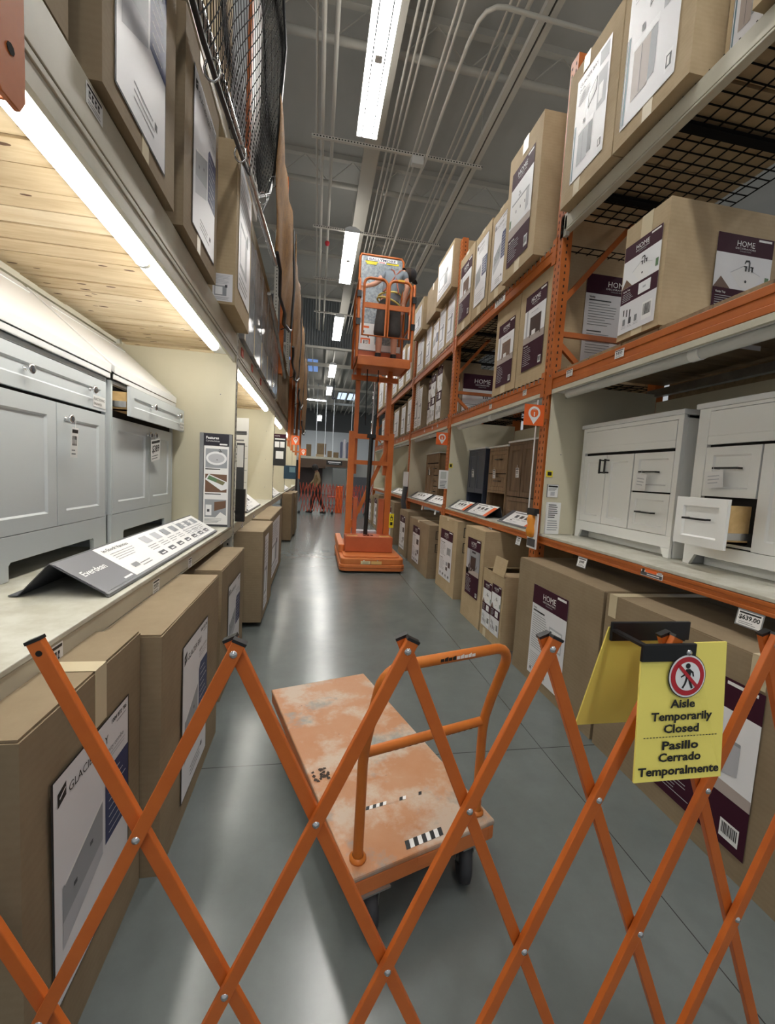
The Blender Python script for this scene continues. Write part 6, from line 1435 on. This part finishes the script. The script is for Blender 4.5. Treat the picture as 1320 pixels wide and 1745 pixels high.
ft = dict(skin=M('skin_dark', (120, 84, 66), .55), shirt=M('shirt_olive', (122, 104, 76), .8), pants=M('trousers_black', (36, 34, 34), .8), shoe=M('shoe_black', (26, 26, 26), .6), cap=M('cap_dark', (30, 28, 28), .7), hair=M('hair_black', (26, 22, 20), .7))
x, y = .06, 15.3
person('person in an olive shirt and black trousers walking past behind the far gate', (x, y, 0),
   dict(pel=(x, y, .93), chest=(x-.03, y, 1.33), neck=(x-.05, y, 1.5), head=(x-.09, y, 1.6), face=(-1, -.05, -.1),
        lsh=(x-.02, y+.18, 1.42), lel=(x-.12, y+.2, 1.16), lwr=(x-.28, y+.14, 1.0), rsh=(x-.02, y-.18, 1.42), rel=(x+.08, y-.22, 1.15), rwr=(x-.08, y-.2, .95),
        lhip=(x, y+.09, .87), lkn=(x-.16, y+.1, .5), lan=(x-.2, y+.1, .1), ltoe=(x-.33, y+.1, .045),
        rhip=(x, y-.09, .87), rkn=(x+.1, y-.1, .5), ran=(x+.28, y-.1, .12), rtoe=(x+.17, y-.1, .045)), ft, 'walker')

# ------------------------------------------------------------------ the far end of the store
def far_box(name, label, cat, a, b, m, grp=None, bev=.01):
    mb = MB(); mb.box(a, b, m); return tag(mb.build(name, loc=((a[0]+b[0])/2, a[1], a[2]), bevel=bev), label, cat, grp)
mb = MB(); mb.box((-1.2, 27, 2.3), (2.3, 28.2, 2.45), CREAM)
for x in (-1.1, 2.2): mb.box((x-.05, 27.1, 0), (x+.05, 27.2, 2.3), GREYW)
tag(mb.build('overhead_shelf', loc=(.5, 27, 0)), 'pale overhead shelf far down the aisle, carrying boxes', 'shelf')
far_box('header_board', 'plain brown header board below the far overhead shelf', 'sign', (-1.0, 26.95, 1.72), (.55, 27.0, 2.28), BRWN)
t = thing('header_sign', 'brown far header with a black sign and pale lettering', 'sign', (1.1, 26.9, 1.85))
mb = MB(); mb.box((.3, 26.9, 1.85), (1.95, 26.95, 2.3), BRWN); mb.build('header_board', t)
mb = MB(); mb.box((.6, 26.88, 1.98), (1.6, 26.9, 2.26), INK); p = Pan(mb, (.6, 26.879, 1.98), (1, 0, 0), (0, 0, 1), 1.0, .28); p.rect(.1, .5, .9, .74, PAPER, 1); p.rect(.16, .2, .8, .32, PALEINK, 1); mb.build('sign_plate', t)
far_box('carton', 'large tan carton on the far overhead shelf', 'box', (-.02, 27.2, 2.62), (.55, 27.8, 3.3), CARDD)
far_box('carton', 'flat tan carton under the large one on the far overhead shelf', 'box', (-.1, 27.15, 2.455), (.5, 27.85, 2.61), CARDL)
far_box('carton', 'small tan carton in the middle of the far overhead shelf', 'box', (.66, 27.2, 2.455), (.98, 27.6, 2.86), CARDD)
far_box('carton', 'small tan carton right of the middle one, far overhead shelf', 'box', (1.04, 27.2, 2.455), (1.36, 27.6, 2.8), CARDD)
far_box('carton', 'tan carton at the left end of the far overhead shelf', 'box', (-.7, 27.2, 2.455), (-.38, 27.6, 3.2), CARDD)
for i in range(4): far_box('wrapped_roll', 'pale wrapped roll standing on the far overhead shelf', 'roll', (1.45+i*.2, 27.2, 2.455), (1.6+i*.2, 27.5, 3.5+.15*(i % 2)), M('roll_pale', (208, 200, 206), .5) if i % 2 else M('roll_dark', (96, 98, 120), .5), 'wrapped rolls on the far shelf', .05)
for i, x in enumerate((-.1, .45, .95, 2.1)):
    mb = MB(); mb.cyl((x, 27.05, 2.45), (x, 27.05, 6.98), .022, WHW, 8); tag(mb.build('hanger_rod', loc=(x, 27.05, 2.45)), 'white hanger rod above the far overhead shelf', 'rod', 'hanger rods over the far shelf')
far_box('refrigerator', 'grey metal refrigerator standing far beyond the gate', 'refrigerator', (.95, 25, 0), (1.75, 25.7, 1.75), M('appliance_grey', (132, 136, 134), .35, .3))
far_box('display_wall', 'dark brown display wall below the far header', 'display', (-2, 28.2, 0), (.4, 28.4, 2.2), PICDB)
far_box('display_wall', 'pale display wall beside the far refrigerator', 'display', (.4, 28.4, 0), (6, 28.6, 2.2), M('display_pale', (176, 176, 172), .6))
def cart_far(label, x, y):
    t = thing('shopping_cart', label, 'cart', (x, y, 0))
    mb = MB()
    for k in range(7): mb.beam((x-.25, y, .5+k*.07), (x+.25, y, .5+k*.07), .012, .012, M('cart_red', (180, 60, 50), .5)); mb.beam((x-.25+k*.083, y, .5), (x-.25+k*.083, y, .95), .012, .012, MC['cart_red'])
    mb.box((x-.25, y, .48), (x+.25, y+.7, .5), MC['cart_red']); mb.build('basket', t)
    mb = MB(); mb.box((x-.22, y+.05, .12), (x+.22, y+.65, .15), PICD)
    for sx in (-.2, .2): mb.box((x+sx-.015, y+.02, .1), (x+sx+.015, y+.05, .5), PICD)
    mb.build('frame', t)
    for sx in (-.2, .2):
        mb = MB(); mb.lathe([(.0, -.015), (.06, -.015), (.06, .015), (.0, .015)], (x+sx, y+.05, .061), (1, 0, 0), INK, 14); mb.build('wheel', t)
    return t
cart_far('red shopping cart beyond the far gate, left one', .75, 17.2); cart_far('red shopping cart beyond the far gate, right one', 1.6, 18.0)
far_box('display_stand', 'dark cluttered display stand far right beyond the gate', 'display', (1.6, 20, 0), (2.5, 20.6, 1.35), PICD)
far_box('display_stand', 'orange display stand before the far gate middle', 'display', (.75, 15.6, 0), (1.0, 15.9, 1.0), PINO)
